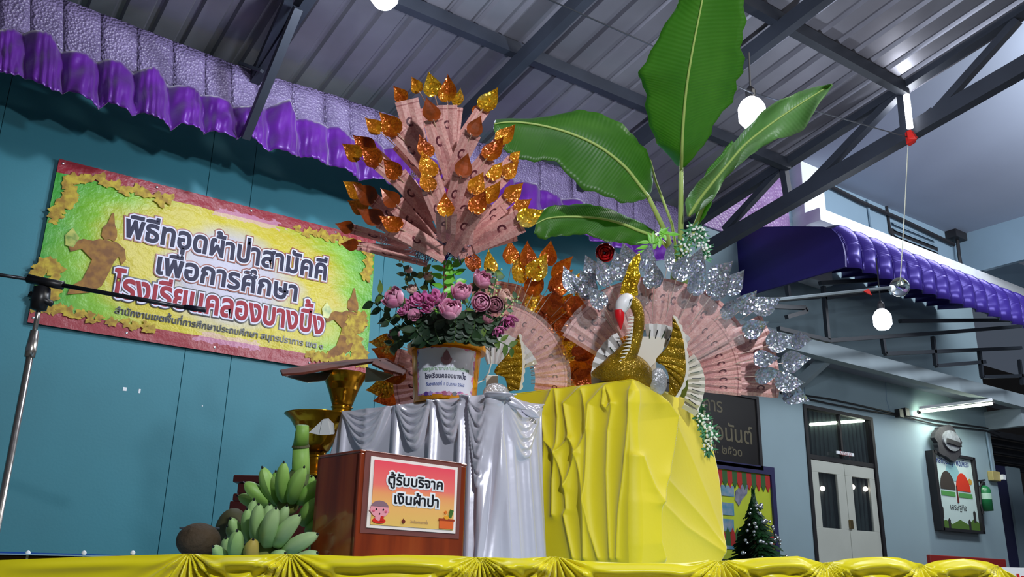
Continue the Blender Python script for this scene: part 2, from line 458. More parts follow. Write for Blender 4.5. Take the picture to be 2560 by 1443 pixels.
zceil = (wz(2030, 430).z+wz(2390, 600).z)/2
zst = wz(1880, 590).z-.1
build('wall_panel', MB().box((xl, BY-.03, zst), (xs_, BY+.1, zceil+.3)), M['stucco'], hw); wallpan(xs_, wz(2390, 600).x, zup, zceil, M['wall_upper'])
wallpan(xcor, 20, zup-0.3, zceil, M['wall_upper'])
build('column', MB().box((xc0, BY-0.22, zup-0.9), (xc1, BY+0.05, wz(2000, 412).z)), M['white'], hw, bevel=0.01)
XS = wz(2390, 600).x
build('wall_side', MB().box((XS, 1.0, wz(2430, 700).z), (XS+0.1, BY+0.1, zceil)), M['wall_upper'])['kind'] = 'structure'
# upper ceiling
hs = build('ceiling_upper', MB().box((XE+0.4, -8, zceil), (XS+0.2, BY+0.1, zceil+0.08)), M['soffit']); hs['kind'] = 'structure'
for a, b, nm in (((2035, 445), (2385, 612), 'cable'),):
    A, B = wz(*a, BY-0.05), wz(*b, BY-0.05)
    tag(build('ceiling_cable', MB().tube([A, A.lerp(B, .3)+Vector((0, 0, -.03)), A.lerp(B, .6), B], 0.035, 6), M['dark'], None, origin=tuple(A)), 'dark cable strung along the top of the upper blue wall under the soffit', 'cable')
jb = thing('cable_hanger', wz(2392, 580, BY-.1), 'dark bracket and drop cable where the upper wall meets the side wall', 'bracket')
p = wz(2392, 585, BY-.1); build('bracket_plate', MB().box((p.x-.22, p.y-.1, p.z-.12), (p.x+.2, p.y+.09, p.z+.1)), M['dark'], jb)
build('drop_cable', MB().tube([p, wz(2398, 640, BY-.1), wz(2404, 672, BY-.1)], 0.03, 6), M['dark'], jb)
for a, b in (((2168, 500), (2180, 588)), ((2216, 512), (2226, 585))):
    build('conduit', MB().tube([wz(*a, BY-.02), wz(*b, BY-.02)], 0.022, 6), M['wall_upper'] if a[0] < 2200 else M['dark'], hw)
wv = holder('window_1', wz(2280, 600))
A, B = wz(2224, 572), wz(2344, 650)
build('window_frame', MB().box((A.x, BY-0.03, wz(2224, 612).z), (B.x, BY+0.02, A.z)), M['dark'], wv)
for k in range(4):
    z_ = wz(2224, 612).z+0.06+k*0.1; build('louvre', MB().obox((A.x+.05, BY-.06, z_), (B.x-A.x-.1, 0, 0), (0, .04, .05), (0, 0, .012)), M['wall_upper'], wv)
# white gutter bands above the awning
def band(a, b, nm, Y=BY-0.35, th=None):
    A, B = wz(*a, Y), wz(*b, Y); zz = (A.z+B.z)/2
    o = build(nm, MB().box((A.x, Y-0.12, zz-0.17), (B.x, BY, zz+0.02)), M['white']); o['kind'] = 'structure'
band((2032, 537), (2419, 672), 'trim_1'); band((2419, 682), (2640, 762), 'trim_2', BY-0.25)
# awning with ribbed purple edge
YA = 6.0
e0 = wz(2115, 668, YA); XA0 = e0.x; zlow = e0.z
eR = wz(2556, 822, YA)
zlow = (e0.z+eR.z)/2
aw = thing('purple_awning', (XA0, YA, zlow), 'long purple awning with a ribbed rounded metal edge and indigo end panel', 'awning')
cor = [(2117, 668), (2116, 640), (2110, 610), (2098, 588), (2082, 573), (2060, 568), (1980, 567), (1890, 569), (1760, 578), (1640, 590), (1640, 812), (1760, 775), (1890, 735)]
build('end_panel', MB().slab([PX(x, y, XA0) for x, y in cor], (-0.03, 0, 0)), M['indigo'], aw)
npan = 15; Xend = wz(2640, 850, YA).x
ribw = (eR.x-XA0)/13.0
htop = PX(2082, 573, XA0).z-zlow
prof = [(0, 0)]
for k in range(0, 37):
    q = math.pi/2*k/36; prof.append((0.34*(1-math.cos(q)), htop*0.50+htop*0.55*math.sin(q)))
prof.insert(1, (0, htop*.30)); prof += [(BY-YA-0.02, htop*1.45)]
for k in range(npan):
    x0 = XA0+k*ribw; rows = []
    for j in range(9):
        u = j/8; bulge = 0.085*math.sin(math.pi*u)
        r = []
        for i_, (dy, dz_) in enumerate(prof):
            cr = 0.007*(1 if (i_ % 2) else -1) if 2 < i_ < 37 else 0
            r.append((x0+ribw*u, YA+dy-bulge-cr, zlow+dz_+bulge*(dz_/htop)-cr*0.5))
        rows.append(r)
    build('awning_rib', MB().grid(rows), M['awn'], aw, smooth=True, solid=0.004)
# frame tubes under the awning
fr = thing('awning_frame', wz(2200, 850, 6.6), 'dark stepped steel frame hanging under the purple awning', 'frame')
for a, b in (((1905, 752), (2050, 742)), ((1968, 715), (1972, 745)), ((2058, 716), (2070, 850)), ((1946, 822), (2072, 852)), ((2072, 852), (2357, 832)), ((2357, 832), (2552, 816)), ((2206, 848), (2212, 885)), ((2212, 885), (2552, 870)), ((2332, 842), (2340, 915)), ((2340, 915), (2462, 905)), ((2448, 878), (2455, 943)), ((2455, 943), (2558, 940)), ((2548, 900), (2556, 962)), ((1915, 766), (2012, 770)), ((2012, 770), (2016, 779)), ((2016, 779), (1966, 793)), ((2060, 745), (2400, 705)), ((2250, 803), (2558, 800)), ((2050, 708), (2190, 700))):
    build('frame_tube', MB().bar(wz(*a, 6.6), wz(*b, 6.6), 0.05), M['black_steel'], fr)
# corridor beams and ceiling
A, B = wz(1958, 845, 6.9), wz(2556, 1008, 6.9)
zb = (A.z+B.z)/2
h_ = build('trim_3', MB().box((A.x-2.5, 6.9, zb-0.09), (B.x+3, 7.05, zb+0.12)), M['beam']); h_['kind'] = 'structure'
build('ceiling_corridor', MB().box((xl, 7.05, zb+0.05), (20, BY, zb+0.09)), M['soffit'])['kind'] = 'structure'
ya_ = MB().bar(wz(1991, 965), (wz(1991, 965).x, 7.05, zb+0.0), 0.09, 0.14)
build('cross_beam', ya_, M['beam'], hw)
build('cross_beam', MB().bar((xcor-.05, BY, zc+.1), (xcor-.05, 7.0, zc+.1), 0.12, 0.3), M['beam'], hw)
# raised corridor platform
build('floor_corridor', MB().box((xl, 6.9, 0.01), (20, 13, FZ)), M['concrete'])['kind'] = 'structure'
# cables along the wall with clips
cb = thing('wall_cable', wz(2230, 1020, BY-.03), 'pair of thin dark cables looping along the corridor wall over the door', 'cable')
for off in (0, 10):
    pts = [(1930, 960+off), (1990, 985+off*.6), (2075, 998+off*1.2), (2150, 1014+off), (2247, 1036+off*.3), (2340, 1052+off), (2465, 1070+off*.7), (2500, 1082+off)]
    build('cable', MB().tube([wz(x, y, BY-.03) for x, y in pts], 0.012, 5), M['dark'], cb)
for x, y in ((1962, 975), (1985, 974), (2248, 1034), (2263, 1031)):
    p = wz(x, y, BY-.04); build('clip', MB().box((p.x-.05, p.y-.04, p.z-.06), (p.x+.05, p.y+.04, p.z+.06)), M['dark'], cb)
for pts in ([(2213, 940), (2216, 1000), (2225, 1030)], [(2366, 945), (2370, 1000)], [(2011, 960), (2011, 1022)]):
    build('wall_crack', MB().tube([wz(x, y, BY-.002) for x, y in pts], 0.008, 4), M['wall_upper'], hw)
# the double door
hd = holder('door_1', (dx0, BY, FZ))
zd1 = (wz(2027, 1152).z+wz(2182, 1166).z)/2
build('door_frame', MB().box((dx0-.06, BY-.02, FZ), (dx0, BY+.1, dz)).box((dx1, BY-.02, FZ), (dx1+.06, BY+.1, dz)).box((dx0-.06, BY-.02, dz), (dx1+.06, BY+.1, dz+.05)).box((dx0, BY-.01, zd1), (dx1, BY+.08, zd1+.06)), M['dark'], hd)
M['curtain'] = None
def curtain():
    t = NT('dark_curtain'); co = t.coord(); wv_ = t.n('ShaderNodeTexWave', {'Scale': 3.2, 'Distortion': 1.5}, wave_type='BANDS', bands_direction='X'); t.t.links.new(co, wv_.inputs['Vector'])
    t.link(t.ramp(wv_.outputs['Fac'], [(0.2, '#23282a'), (0.8, '#454f50')]), 'Base Color'); t.b.inputs['Roughness'].default_value = 0.8; return t.m
M['curtain'] = curtain()
cr_ = []
for Y_ in (0, 1):
    r = []
    for j in range(90): r.append((dx0+(dx1-dx0)*j/89, BY+.09+.02*math.sin(j*1.1), FZ if Y_ else dz))
    cr_.append(r)
build('curtain', MB().grid(cr_), M['curtain'], hd, smooth=True)
mx = (dx0+dx1)/2+.02
tw = holder('window_2', (dx0, BY, zd1))
tg = simple('clear_glass', '#dfe8ea', 0.03, trans=1.0)
build('pane', MB().box((dx0, BY+.03, zd1+.06), (mx-.02, BY+.036, dz)), tg, tw); build('pane', MB().box((mx+.02, BY+.03, zd1+.06), (dx1, BY+.036, dz)), tg, tw)
build('mullion', MB().box((mx-.02, BY, zd1+.06), (mx+.02, BY+.05, dz)), M['dark'], tw)
M['door_white'] = simple('cream_door_paint', '#b9bdb4', 0.5, var=0.06, vscale=3)
pT, pB = wz(2043, 1180).z, wz(2055, 1319).z
for x0, x1, pa, pb in ((dx0+.02, mx-.005, (2043, 1180), (2106, 1320)), (mx+.005, dx1-.02, (2123, 1186), (2185, 1325))):
    pa_, pb_ = x0+(x1-x0)*0.2, x0+(x1-x0)*0.76
    if x0 > mx: pa_, pb_ = x0+(x1-x0)*0.22, x0+(x1-x0)*0.82
    mb = MB().box((x0, BY+.0, FZ), (x1, BY+.04, pB)).box((x0, BY, pT), (x1, BY+.04, zd1-.005)).box((x0, BY, pB), (pa_, BY+.04, pT)).box((pb_, BY, pB), (x1, BY+.04, pT))
    lf = build('door_leaf', mb, M['door_white'], hd, bevel=.004)
    build('pane', MB().box((pa_, BY+.018, pB), (pb_, BY+.024, pT)), tg, lf)
build('door_handle', MB().box((mx-.02, BY-.03, wz(2120, 1322).z), (mx+.05, BY, wz(2120, 1300).z)), simple('brass', '#7a6a48', 0.35, 0.8), hd, bevel=.006)
p0, p1 = wz(2085, 1128), wz(2128, 1146)
ds = thing('door_sign', p0, 'small pale name plate with faint red lettering hung above the double door', 'sign')
build('plate', MB().box((p0.x, BY-.05, p1.z+.02), (p1.x, BY-.03, p0.z)), M['white'], ds)
write('lettering', 'ห้องสมุด', lambda x, y, l: ((p0.x+p1.x)/2+x, BY-.052-l, (p0.z+p1.z)/2-.02+y), (p1.x-p0.x)*.7, M['red'], ds)
# black name board
A, B = wz(1886, 1002), wz(1898, 1170); x1_ = (A.x+B.x)/2; x0_ = wz(1640, 960).x
zt_, zb_ = A.z, B.z
nb = thing('name_board', (x1_, BY, zb_), 'large black board with faded gold hand lettering on the corridor wall', 'sign board')
build('panel', MB().box((x0_, BY-.05, zb_), (x1_, BY-.01, zt_)), simple('black_board', '#1a1716', 0.35), nb)
build('frame', MB().box((x1_-.05, BY-.07, zb_), (x1_, BY-.0, zt_)).box((x0_, BY-.07, zb_-.04), (x1_, BY-.0, zb_)).box((x0_, BY-.07, zt_), (x1_, BY, zt_+.04)), M['dark'], nb)
M['oldgold'] = simple('faded_gold_paint', '#5c553f', 0.5)
for s_, (xa, ya), (xb, yb) in (('อาคาร', (1725, 1015), (1806, 1032)), ('ศรีอนันต์', (1745, 1085), (1882, 1112)), ('พ.ศ. ๒๕๖๐', (1755, 1125), (1855, 1142))):
    a, b = wz(xa, ya, BY-.05), wz(xb, yb, BY-.05)
    write('lettering', s_, lambda x, y, l, a=a, b=b: (a.x+x, BY-.052-l, b.z+y), b.x-a.x, M['oldgold'], nb, align='l', height=(a.z-b.z)/.55 if False else None, halo=0.01)
# notice board with pennants
A, B, D_ = wz(1920, 1190), wz(1936, 1394), wz(1700, 1150)
xr = (A.x+B.x)/2; zt_ = wz(1900, 1187).z; xl_ = wz(1720, 1150).x; zb_ = wz(1936, 1405).z
nt = thing('notice_board', (xr, BY, zb_), 'yellow-green notice board edged with red and green paper pennants beside the door', 'notice board')
build('panel', MB().box((xl_, BY-.04, zb_), (xr, BY-.0, zt_)), simple('lime_board', '#b7c42a', 0.7, var=.08), nt)
navy = simple('navy_frame', '#23234f', 0.5)
build('frame', MB().box((xr-.03, BY-.07, zb_), (xr+.04, BY, zt_)).box((xl_, BY-.07, zt_), (xr+.04, BY, zt_+.1)), navy, nt)
pg, pr_ = simple('green_paper', '#2c5a2a', 0.8), simple('red_paper', '#a8231c', 0.8)
npn = 16; pw = (xr-.04-xl_)/npn
for k in range(npn):
    x = xl_+k*pw
    for zz, s_ in ((zt_-.01, -1), (zb_+.16, 1)):
        mb = MB().slab([(x, BY-.045, zz), (x+pw, BY-.045, zz), (x+pw, BY-.045, zz+s_*.13), (x+pw/2, BY-.045, zz+s_*.21), (x, BY-.045, zz+s_*.13)][::s_], (0, -.006, 0))
        build('pennant', mb, pr_ if k % 2 else pg, nt)
cardm = simple('photo_card', '#8f9aa8', 0.5, col2='#4a86a0', vscale=9)
cards = []
for y0_, y1_ in ((1213, 1243), (1256, 1290), (1297, 1331), (1343, 1374)):
    a, b = wz(1795, y0_), wz(1828, y1_); build('photo_card', MB().box((a.x, BY-.05, b.z), (b.x, BY-.04, a.z)), cardm, nt)
a = [wz(x, y, BY-.05) for x, y in ((1840, 1228), (1858, 1210), (1870, 1213), (1868, 1235), (1855, 1250), (1848, 1266), (1838, 1250))]
build('paper_cutout', MB().slab(a, (0, .01, 0)), simple('grey_cutout', '#8c8a9a', 0.6, col2='#5f6478', vscale=14), nt)
# poster in a black frame
P4 = [wz(2316, 1137), wz(2418, 1150), wz(2342, 1323), wz(2441, 1326)]
xa, xb = (P4[0].x+P4[2].x)/2, (P4[1].x+P4[3].x)/2; zt_, zb_ = (P4[0].z+P4[1].z)/2, (P4[2].z+P4[3].z)/2
po = thing('framed_poster', (xa, BY, zb_), 'black framed poster with three coloured petals hung beside the extinguisher', 'poster')
build('frame', MB().box((xa-.05, BY-.12, zb_-.04), (xa+.03, BY, zt_+.04)).box((xb-.03, BY-.12, zb_-.04), (xb+.03, BY, zt_+.04)).box((xa, BY-.12, zb_-.04), (xb, BY, zb_)).box((xa, BY-.12, zt_), (xb, BY, zt_+.04)), M['dark'], po)
W_, H_ = xb-xa, zt_-zb_
sheet_ = build('print', MB().box((xa, BY-.07, zb_), (xb, BY-.06, zt_)), simple('poster_paper', '#b9cccb', 0.4), po)
def dec(nm, pts, col, off=.004, par=po): return build(nm, MB().slab([(xa+u*W_, BY-.07-off, zb_+v*H_) for u, v in pts], (0, .003, 0)), simple('ink_'+col.strip('#'), col, 0.5), sheet_)
def pet(cx, cy, s): return [(cx+s*.19*math.cos(q), cy+s*.19*abs(math.sin(q))*W_/H_*1.35) for q in np.linspace(0, math.pi, 12)]
dec('printed_petal', pet(.46, .66, 1), '#7fa9b0'); dec('printed_petal', pet(.3, .53, .95), '#3a332f', .006); dec('printed_petal', pet(.68, .53, .95), '#c0331f', .008)
for u in (.12, .55): dec('printed_box', [(u, .44), (u+.34, .44), (u+.34, .505), (u, .505)], '#4c8a4a', .006)
dec('printed_stem', [(.49, .36), (.53, .36), (.52, .6), (.50, .6)], '#5a1e1a', .009); dec('printed_sun', [(.88+.05*math.cos(q), .68+.045*math.sin(q)) for q in np.linspace(0, 6.0, 12)], '#b58a3a')
dec('printed_grass', [(0, 0), (1, 0), (1, .1), (.85, .16), (.7, .07), (.5, .13), (.3, .06), (.15, .11), (0, .07)], '#4b6a2a', .005)
for u, v in ((.06, .3), (.85, .28), (.2, .14), (.7, .15)): dec('printed_figure', [(u, v-.17), (u+.05, v-.17), (u+.06, v-.03), (u+.03, v), (u, v-.03)], '#2c2a2a', .007)
write('lettering', 'หลักปรัชญา พอเพียง', lambda x, y, l: ((xa+xb)/2+x, BY-.075-l, zb_+H_*.885+y), W_*.8, simple('ink_blue', '#2b3a80', .5), sheet_, height=.14)
write('lettering', 'เศรษฐกิจ', lambda x, y, l: ((xa+xb)/2+x, BY-.075-l, zb_+H_*.26+y), W_*.4, M['dark'], sheet_)
# carved emblem
c_ = wz(2360, 1108, BY-.06)
em = thing('carved_emblem', c_, 'dark carved oval emblem with a grey ribbon above the framed poster', 'emblem')
rx, rz = .36, .27
out = [(c_.x+rx*(1+.1*math.sin(7*q)+.04*math.sin(17*q))*math.cos(q), BY-.08, c_.z+rz*(1+.1*math.cos(5*q))*math.sin(q)) for q in np.linspace(0, 2*math.pi, 49)[:-1]]
build('shield', MB().slab([(a, b-.06, c) for a, b, c in out], (0, .07, 0)), simple('dark_carving', '#2a292e', 0.5, bump=.5, bscale=20), em)
gm = simple('grey_relief', '#70747c', 0.4, var=.5, vscale=14)
build('relief', MB().slab([(c_.x+.06+.24*math.cos(q), BY-.165, c_.z+.03+.16*math.sin(q)) for q in np.linspace(0, 2*math.pi, 25)[:-1]], (0, .03, 0)), gm, em)
build('ribbon', MB().slab([(c_.x-.12, BY-.19, c_.z-.02), (c_.x+.28, BY-.19, c_.z-.05), (c_.x+.26, BY-.19, c_.z+.02), (c_.x-.1, BY-.19, c_.z+.05)], (0, .03, 0)), M['dark'], em)
# fire extinguisher
a, b = wz(2457, 1214, BY-.12), wz(2466, 1279, BY-.12); cx = (a.x+b.x)/2
fe = thing('fire_extinguisher', (cx, BY-.12, b.z), 'green fire extinguisher hung on the corridor wall right of the poster', 'fire extinguisher')
H_e = a.z-b.z; R_e = .105
build('cylinder_body', MB().lathe([(0.0, 0), (R_e, 0.01), (R_e, H_e*.82), (R_e*.75, H_e*.93), (R_e*.3, H_e)], (cx, BY-.12, b.z), 20), simple('green_enamel', '#1d6a3e', 0.3), fe, smooth=True)
build('valve', MB().box((cx-.03, BY-.15, a.z), (cx+.03, BY-.09, a.z+.06)).bar((cx-.12, BY-.12, a.z+.06), (cx+.08, BY-.12, a.z+.09), .025), M['dark'], fe)
build('hose', MB().tube([(cx-.03, BY-.13, a.z+.03), (cx-.13, BY-.13, a.z-.05), (cx-.16, BY-.13, a.z-.3), (cx-.13, BY-.13, a.z-.45)], .018, 6), M['dark'], fe)
build('label_plate', MB().lathe([(R_e+.002, H_e*.45), (R_e+.002, H_e*.68)], (cx, BY-.12, b.z), 20), simple('pale_label', '#9fc0ae', 0.5), fe)
# socket box, yellow card
a, b = wz(2467, 1178), wz(2490, 1205)
jb = thing('junction_box', a, 'yellowed plastic junction box at the end of the corridor wall', 'junction box')
build('case', MB().box((a.x, BY-.09, b.z), (b.x, BY, a.z)), simple('yellowed_plastic', '#a89b62', 0.5), jb, bevel=.01)
build('conduit', MB().tube([((a.x+b.x)/2, BY-.03, a.z), ((a.x+b.x)/2-.02, BY-.03, zc-.1)], .02, 6), M['wall_upper'], jb)
build('plug', MB().box((b.x-.02, BY-.14, (a.z+b.z)/2-.05), (b.x+.06, BY-.06, (a.z+b.z)/2+.03)), M['white'], jb)
a, b = wz(2440, 1298), wz(2455, 1328)
tag(build('yellow_card', MB().box((a.x, BY-.02, b.z), (b.x, BY, a.z)), simple('yellow_card', '#b0a23a', 0.6), None, origin=(a.x, BY, b.z)), 'small yellow card on the wall at the lower right corner of the poster', 'card')
a, b = wz(2322, 1387, BY-.4), wz(2517, 1440, BY-.4)
rb = thing('red_bench', (a.x, BY-.3, b.z), 'dark red bench back showing over the yellow cloth under the poster', 'bench')
build('back_rail', MB().box((a.x, BY-.42, b.z-.1), (b.x, BY-.36, a.z)), M['red'], rb, bevel=.01)
for x in (a.x+.1, b.x-.1): build('leg', MB().box((x-.04, BY-.40, FZ), (x+.04, BY-.34, b.z)), M['red'], rb)
# beyond the wall end
a = wz(2510, 1150, 9.5)
dk = simple('dark_timber', '#24262c', 0.8, var=.3)
hf = holder('wall_far', (15, 12, 0))
build('far_panel', MB().box((13, 12.4, FZ), (30, 12.5, zup+1)), simple('brown_back_wall', '#4a4036', .9, var=.3, vscale=.6), hf)
p0, p1 = wz(2512, 1165, 9.5), wz(2546, 1330, 9.5)
cl = thing('pale_blue_column', (p0.x, 9.5, FZ), 'pale blue column standing beyond the end of the corridor wall', 'column')
build('shaft', MB().box((p0.x+.1, 9.5, FZ), (p0.x+.62, 9.9, p0.z)), M['wall_blue'], cl)
build('dark_jamb', MB().box((p0.x-.3, 9.55, FZ), (p0.x+.1, 9.85, p0.z)), navy, cl)
for k in range(5):
    q = wz(2470, 1085+k*14, 9.0); build('roof_beam', MB().bar((q.x-1, 9.0+k*.2, q.z), (q.x+5, 9.0+k*.2, q.z+.1), .1, .12), dk, hf)
# ------------------------------------------------------------------ lamps
def bulb(x, y, D, power, label, cable):
    c = P(x, y, D)
    t = thing('hanging_bulb', c, label, 'light bulb', 'bare white bulbs hung from the roof')
    build('globe', MB().lathe([(0.0, -.095), (.05, -.086), (.08, -.045), (.08, .035), (.060, .075), (.03, .10), (0.0, .102)], c, 20), emit('bulb_glow', '#eef4ff', 9), t, smooth=True)
    build('socket', MB().lathe([(.03, .098), (.032, .15), (.012, .18), (0, .18)], c, 12), M['dark'], t)
    build('flex', MB().tube([c+Vector((0, 0, .17)), c+Vector((0.01, 0, cable+.1))], .006, 5), M['dark'], t)
    l = point_light('bulb_light', c+Vector((0, 0, -.14)), power, (0.80, 0.88, 1.0), .06); return t
bulb(962, -18, 5.2, LA, 'bare white bulb glowing at the top edge left of the banana leaf', .32)
bulb(1880, 283, 5.4, LB, 'bare white bulb glowing in front of the roof beside the tall banana leaf', .32)
bulb(2206, 800, 8.2, LC, 'bare white bulb glowing under the purple awning', .5)
def tube_lamp(nm, A, B, label, power, r=.022):
    t = thing(nm, A, label, 'tube light'); d = (B-A)
    build('tube', MB().tube([A, B], r, 10), emit('tube_glow', '#f4ffe6', 7), t)
    build('end_cap', MB().tube([A-d*.03, A], r*1.3, 8), M['dark'], t); build('end_cap', MB().tube([B, B+d*.03], r*1.3, 8), M['dark'], t)
    build('batten', MB().bar(A+Vector((0, 0, .06)), B+Vector((0, 0, .06)), .05, .04), M['white'], t)
    L = area_light('tube_area', (A+B)/2-Vector((0, .0, .05)), (A+B)/2-Vector((0, -.3, 1)), power, (.93, 1, .86), d.length, .06)
    L.rotation_euler = (0, 0, math.atan2(d.y, d.x)); return t
tube_lamp('tube_light', wz(2300, 1030, 7.5), wz(2480, 1009, 7.1) if False else PX(2480, 1009, wz(2300, 1030, 7.5).x+1.0), 'lit fluorescent tube hung over the corridor near the poster', LT)
A = PY(2052, 1064, BY+.02) ; 
# glowing tube behind the transom panes, imitating a tube's reflection in the glass
tI = thing('room_tube_light', wz(2022, 1062, BY+.05), 'lit fluorescent tube behind the dark transom over the double door', 'tube light')
build('tube', MB().tube([wz(2026, 1062, BY+.055), wz(2158, 1052, BY+.055)], .022, 10), emit('tube_glow_room', '#f4ffe6', 5), tI)
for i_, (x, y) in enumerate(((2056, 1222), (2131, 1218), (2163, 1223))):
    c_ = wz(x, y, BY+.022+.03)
    g = build('small_lamp', MB().ball(c_, .035, n=10, m=6), emit('warm_lamp', '#ffe9d8', 5), None, smooth=True, origin=tuple(c_))  # glowing balls imitate lamp reflections in the door panes
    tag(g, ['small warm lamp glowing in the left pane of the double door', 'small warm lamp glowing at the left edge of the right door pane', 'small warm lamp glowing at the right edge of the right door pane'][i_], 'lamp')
# lamp wire over the hall, with its red tie
w0, w1 = P(1330, -20, 5.0), PX(2276, 345, XE-.08)
tw_ = thing('lamp_wire', w0, 'thin grey wire strung under the roof from the top edge to the truss', 'wire')
mid = P(1880, 232, 5.4)
build('wire', MB().tube([w0, w0.lerp(mid, .5)+Vector((0, 0, .01)), mid, mid.lerp(w1, .5), w1], .005, 5), M['steel'], tw_)
rp = simple('red_ribbon', '#c42018', 0.5)
build('tie', MB().tube([PX(2272, 330, XE-.12), PX(2280, 352, XE-.12), PX(2290, 345, XE-.12)], [.03, .05, .012], 6), rp, tw_)
vs = tag(build('hanging_string', MB().tube([PX(2271, 345, XE-.1), PX(2262, 520, XE-.1), PX(2250, 715, XE-.1)], .004, 4), simple('pale_string', '#b8b8a8', .7), None, origin=tuple(PX(2271, 345, XE-.1))), 'thin pale string hanging straight down from the truss tie', 'string')
ps = thing('post_tube_light', PX(2270, 240, XE-.1), 'short white lit tube fixed upright on the truss post', 'tube light')
build('tube', MB().tube([PX(2266, 238, XE-.1), PX(2275, 320, XE-.1)], .026, 8), emit('post_glow', '#f4f6ff', 3), ps)  # glowing tube stands in for the lit side of the post
BC = PX(2249, 718, XE-.1); YG = BC.y
gb = thing('glass_ball_rod', BC, 'clear glass ball on a thin grey rod with a red ribbon below the awning edge', 'ornament')
build('ball', MB().ball(BC, .075, n=20, m=14), simple('clear_ball', '#eef4f2', .02, trans=1.0), gb, smooth=True)
build('rod', MB().tube([wz(1925, 752, YG), wz(2232, 719, YG)], .014, 6), simple('grey_rod', '#7f8a90', .4, .5), gb)
build('cap', MB().ball(wz(2230, 722, YG), .03, n=8, m=6), M['white'], gb)
build('ribbon', MB().slab([wz(2160, 728, YG-.02), wz(2172, 722, YG-.02), wz(2180, 738, YG-.02), wz(2170, 734, YG-.02)], (0, .01, 0)), rp, gb)
# ------------------------------------------------------------------ banner
YB = WY-.03
c4 = [PY(154, 396, YB), PY(938, 600, YB), PY(62, 804, YB), PY(918, 912, YB)]
bx0, bx1 = (c4[0].x+c4[2].x)/2, (c4[1].x+c4[3].x)/2
bz1, bz0 = (c4[0].z+c4[1].z)/2, PY(60, 805, YB).z
BWd, BH = bx1-bx0, bz1-bz0
def bannermat():
    t = NT('banner_print'); uv = t.n('ShaderNodeUVMap').outputs[0]
    sp = t.n('ShaderNodeSeparateXYZ', {'Vector': uv}); u, v = sp.outputs[0], sp.outputs[1]
    nz = t.noise(5, 3, uv)
    dx = t.math('MULTIPLY', t.math('ABSOLUTE', t.math('SUBTRACT', u, 0.52)), 1.9); dy = t.math('MULTIPLY', t.math('ABSOLUTE', t.math('SUBTRACT', v, 0.48)), 1.25)
    d = t.math('SQRT', t.math('ADD', t.math('MULTIPLY', dx, dx), t.math('MULTIPLY', dy, dy)))
    d = t.math('ADD', d, t.math('MULTIPLY', t.math('SUBTRACT', nz, 0.5), 0.35))
    col = t.ramp(d, [(0.0, '#c4c0d4'), (0.27, '#bcb8c4'), (0.46, '#c8b80e'), (0.62, '#c0b008'), (0.80, '#7cb414'), (1.0, '#35982a')])
    # dark red bands along the top and the bottom
    band = t.math('ADD', t.math('GREATER_THAN', v, t.math('ADD', 0.915, t.math('MULTIPLY', t.math('SUBTRACT', t.noise(9, 2, uv), .5), .02))), t.math('LESS_THAN', v, t.math('ADD', 0.085, t.math('MULTIPLY', t.math('SUBTRACT', t.noise(9, 2, uv), .5), .02))))
    col = t.mix(band, col, '#93202f')
    # pink smudged blossoms in the middle of both bands
    px_ = t.math('LESS_THAN', t.math('ABSOLUTE', t.math('SUBTRACT', u, 0.56)), t.math('MULTIPLY', t.noise(12, 3, uv), 0.2)); py_ = t.math('LESS_THAN', t.math('ABSOLUTE', t.math('SUBTRACT', t.math('ABSOLUTE', t.math('SUBTRACT', v, 0.5)), 0.415)), t.math('MULTIPLY', t.noise(40, 3, uv), 0.06))
    col = t.mix(t.math('MULTIPLY', t.math('MULTIPLY', px_, py_), .45), col, '#d8a0c8')
    t.link(col, 'Base Color'); t.b.inputs['Roughness'].default_value = 0.4
    mp = t.n('ShaderNodeMapping', {'Vector': uv, 'Scale': (2.2, 1.0, 1.0)})
    t.bump(t.noise(9, 4, mp.outputs[0], rough=.6), 0.6, 0.02); return t.m
bn = thing('vinyl_banner', (bx0, YB, bz0), 'yellow and green vinyl banner with large dark blue and red lettering on the teal wall', 'banner')
nu, nv = 60, 30; mb = MB(); uvs = []
rows = []
for j in range(nv+1):
    r = []
    for i in range(nu+1):
        u, v = i/nu, j/nv
        r.append((bx0+BWd*u, YB-.004-.003*math.sin(u*31+v*9)*math.sin(v*7+u*5), bz0+BH*v)); uvs.append((u, v))
    rows.append(r)
mb.grid(rows)
build('sheet', mb, bannermat(), bn, smooth=True, uv=uvs)
def bfn(u0, v0, slope=0.0): return lambda x, y, l: (bx0+BWd*u0+x, YB-.010-l, bz0+BH*v0+y+x*slope)
navyt = simple('banner_ink_navy', '#14123a', .6); whitet = simple('banner_ink_white', '#dcdcf0', .6); oran = simple('banner_ink_brown', '#8a3a22', .35); crim = simple('banner_ink_crimson', '#981028', .6); blk = simple('banner_ink_black', '#15141c', .35); gry = simple('banner_ink_grey', '#8d9088', .5)
def line(s, u, v, wd, hgt, c1, c2, c3, sh=0.0):
    write('lettering', s, bfn(u, v), wd, c3, bn, height=hgt, halo=.115, lift=.0, shear=sh, label='thin outline behind the lettering')
    write('lettering', s, bfn(u, v), wd, c2, bn, height=hgt, halo=.078, lift=.0015, shear=sh, label='pale outline around the lettering')
    write('lettering', s, bfn(u, v), wd, c1, bn, height=hgt, halo=.032, lift=.003, shear=sh)
line('พิธีทอดผ้าป่าสามัคคี', .515, .615, BWd*.625, .222, navyt, whitet, oran)
line('เพื่อการศึกษา', .52, .425, BWd*.43, .212, navyt, whitet, oran)
line('โรงเรียนคลองบางปิ้ง', .515, .235, BWd*.64, .235, crim, whitet, blk)
write('lettering', 'สำนักงานเขตพื้นที่การศึกษาประถมศึกษา สมุทรปราการ เขต ๑', bfn(.525, .135), BWd*.63, gry, bn, height=.062, halo=.04)
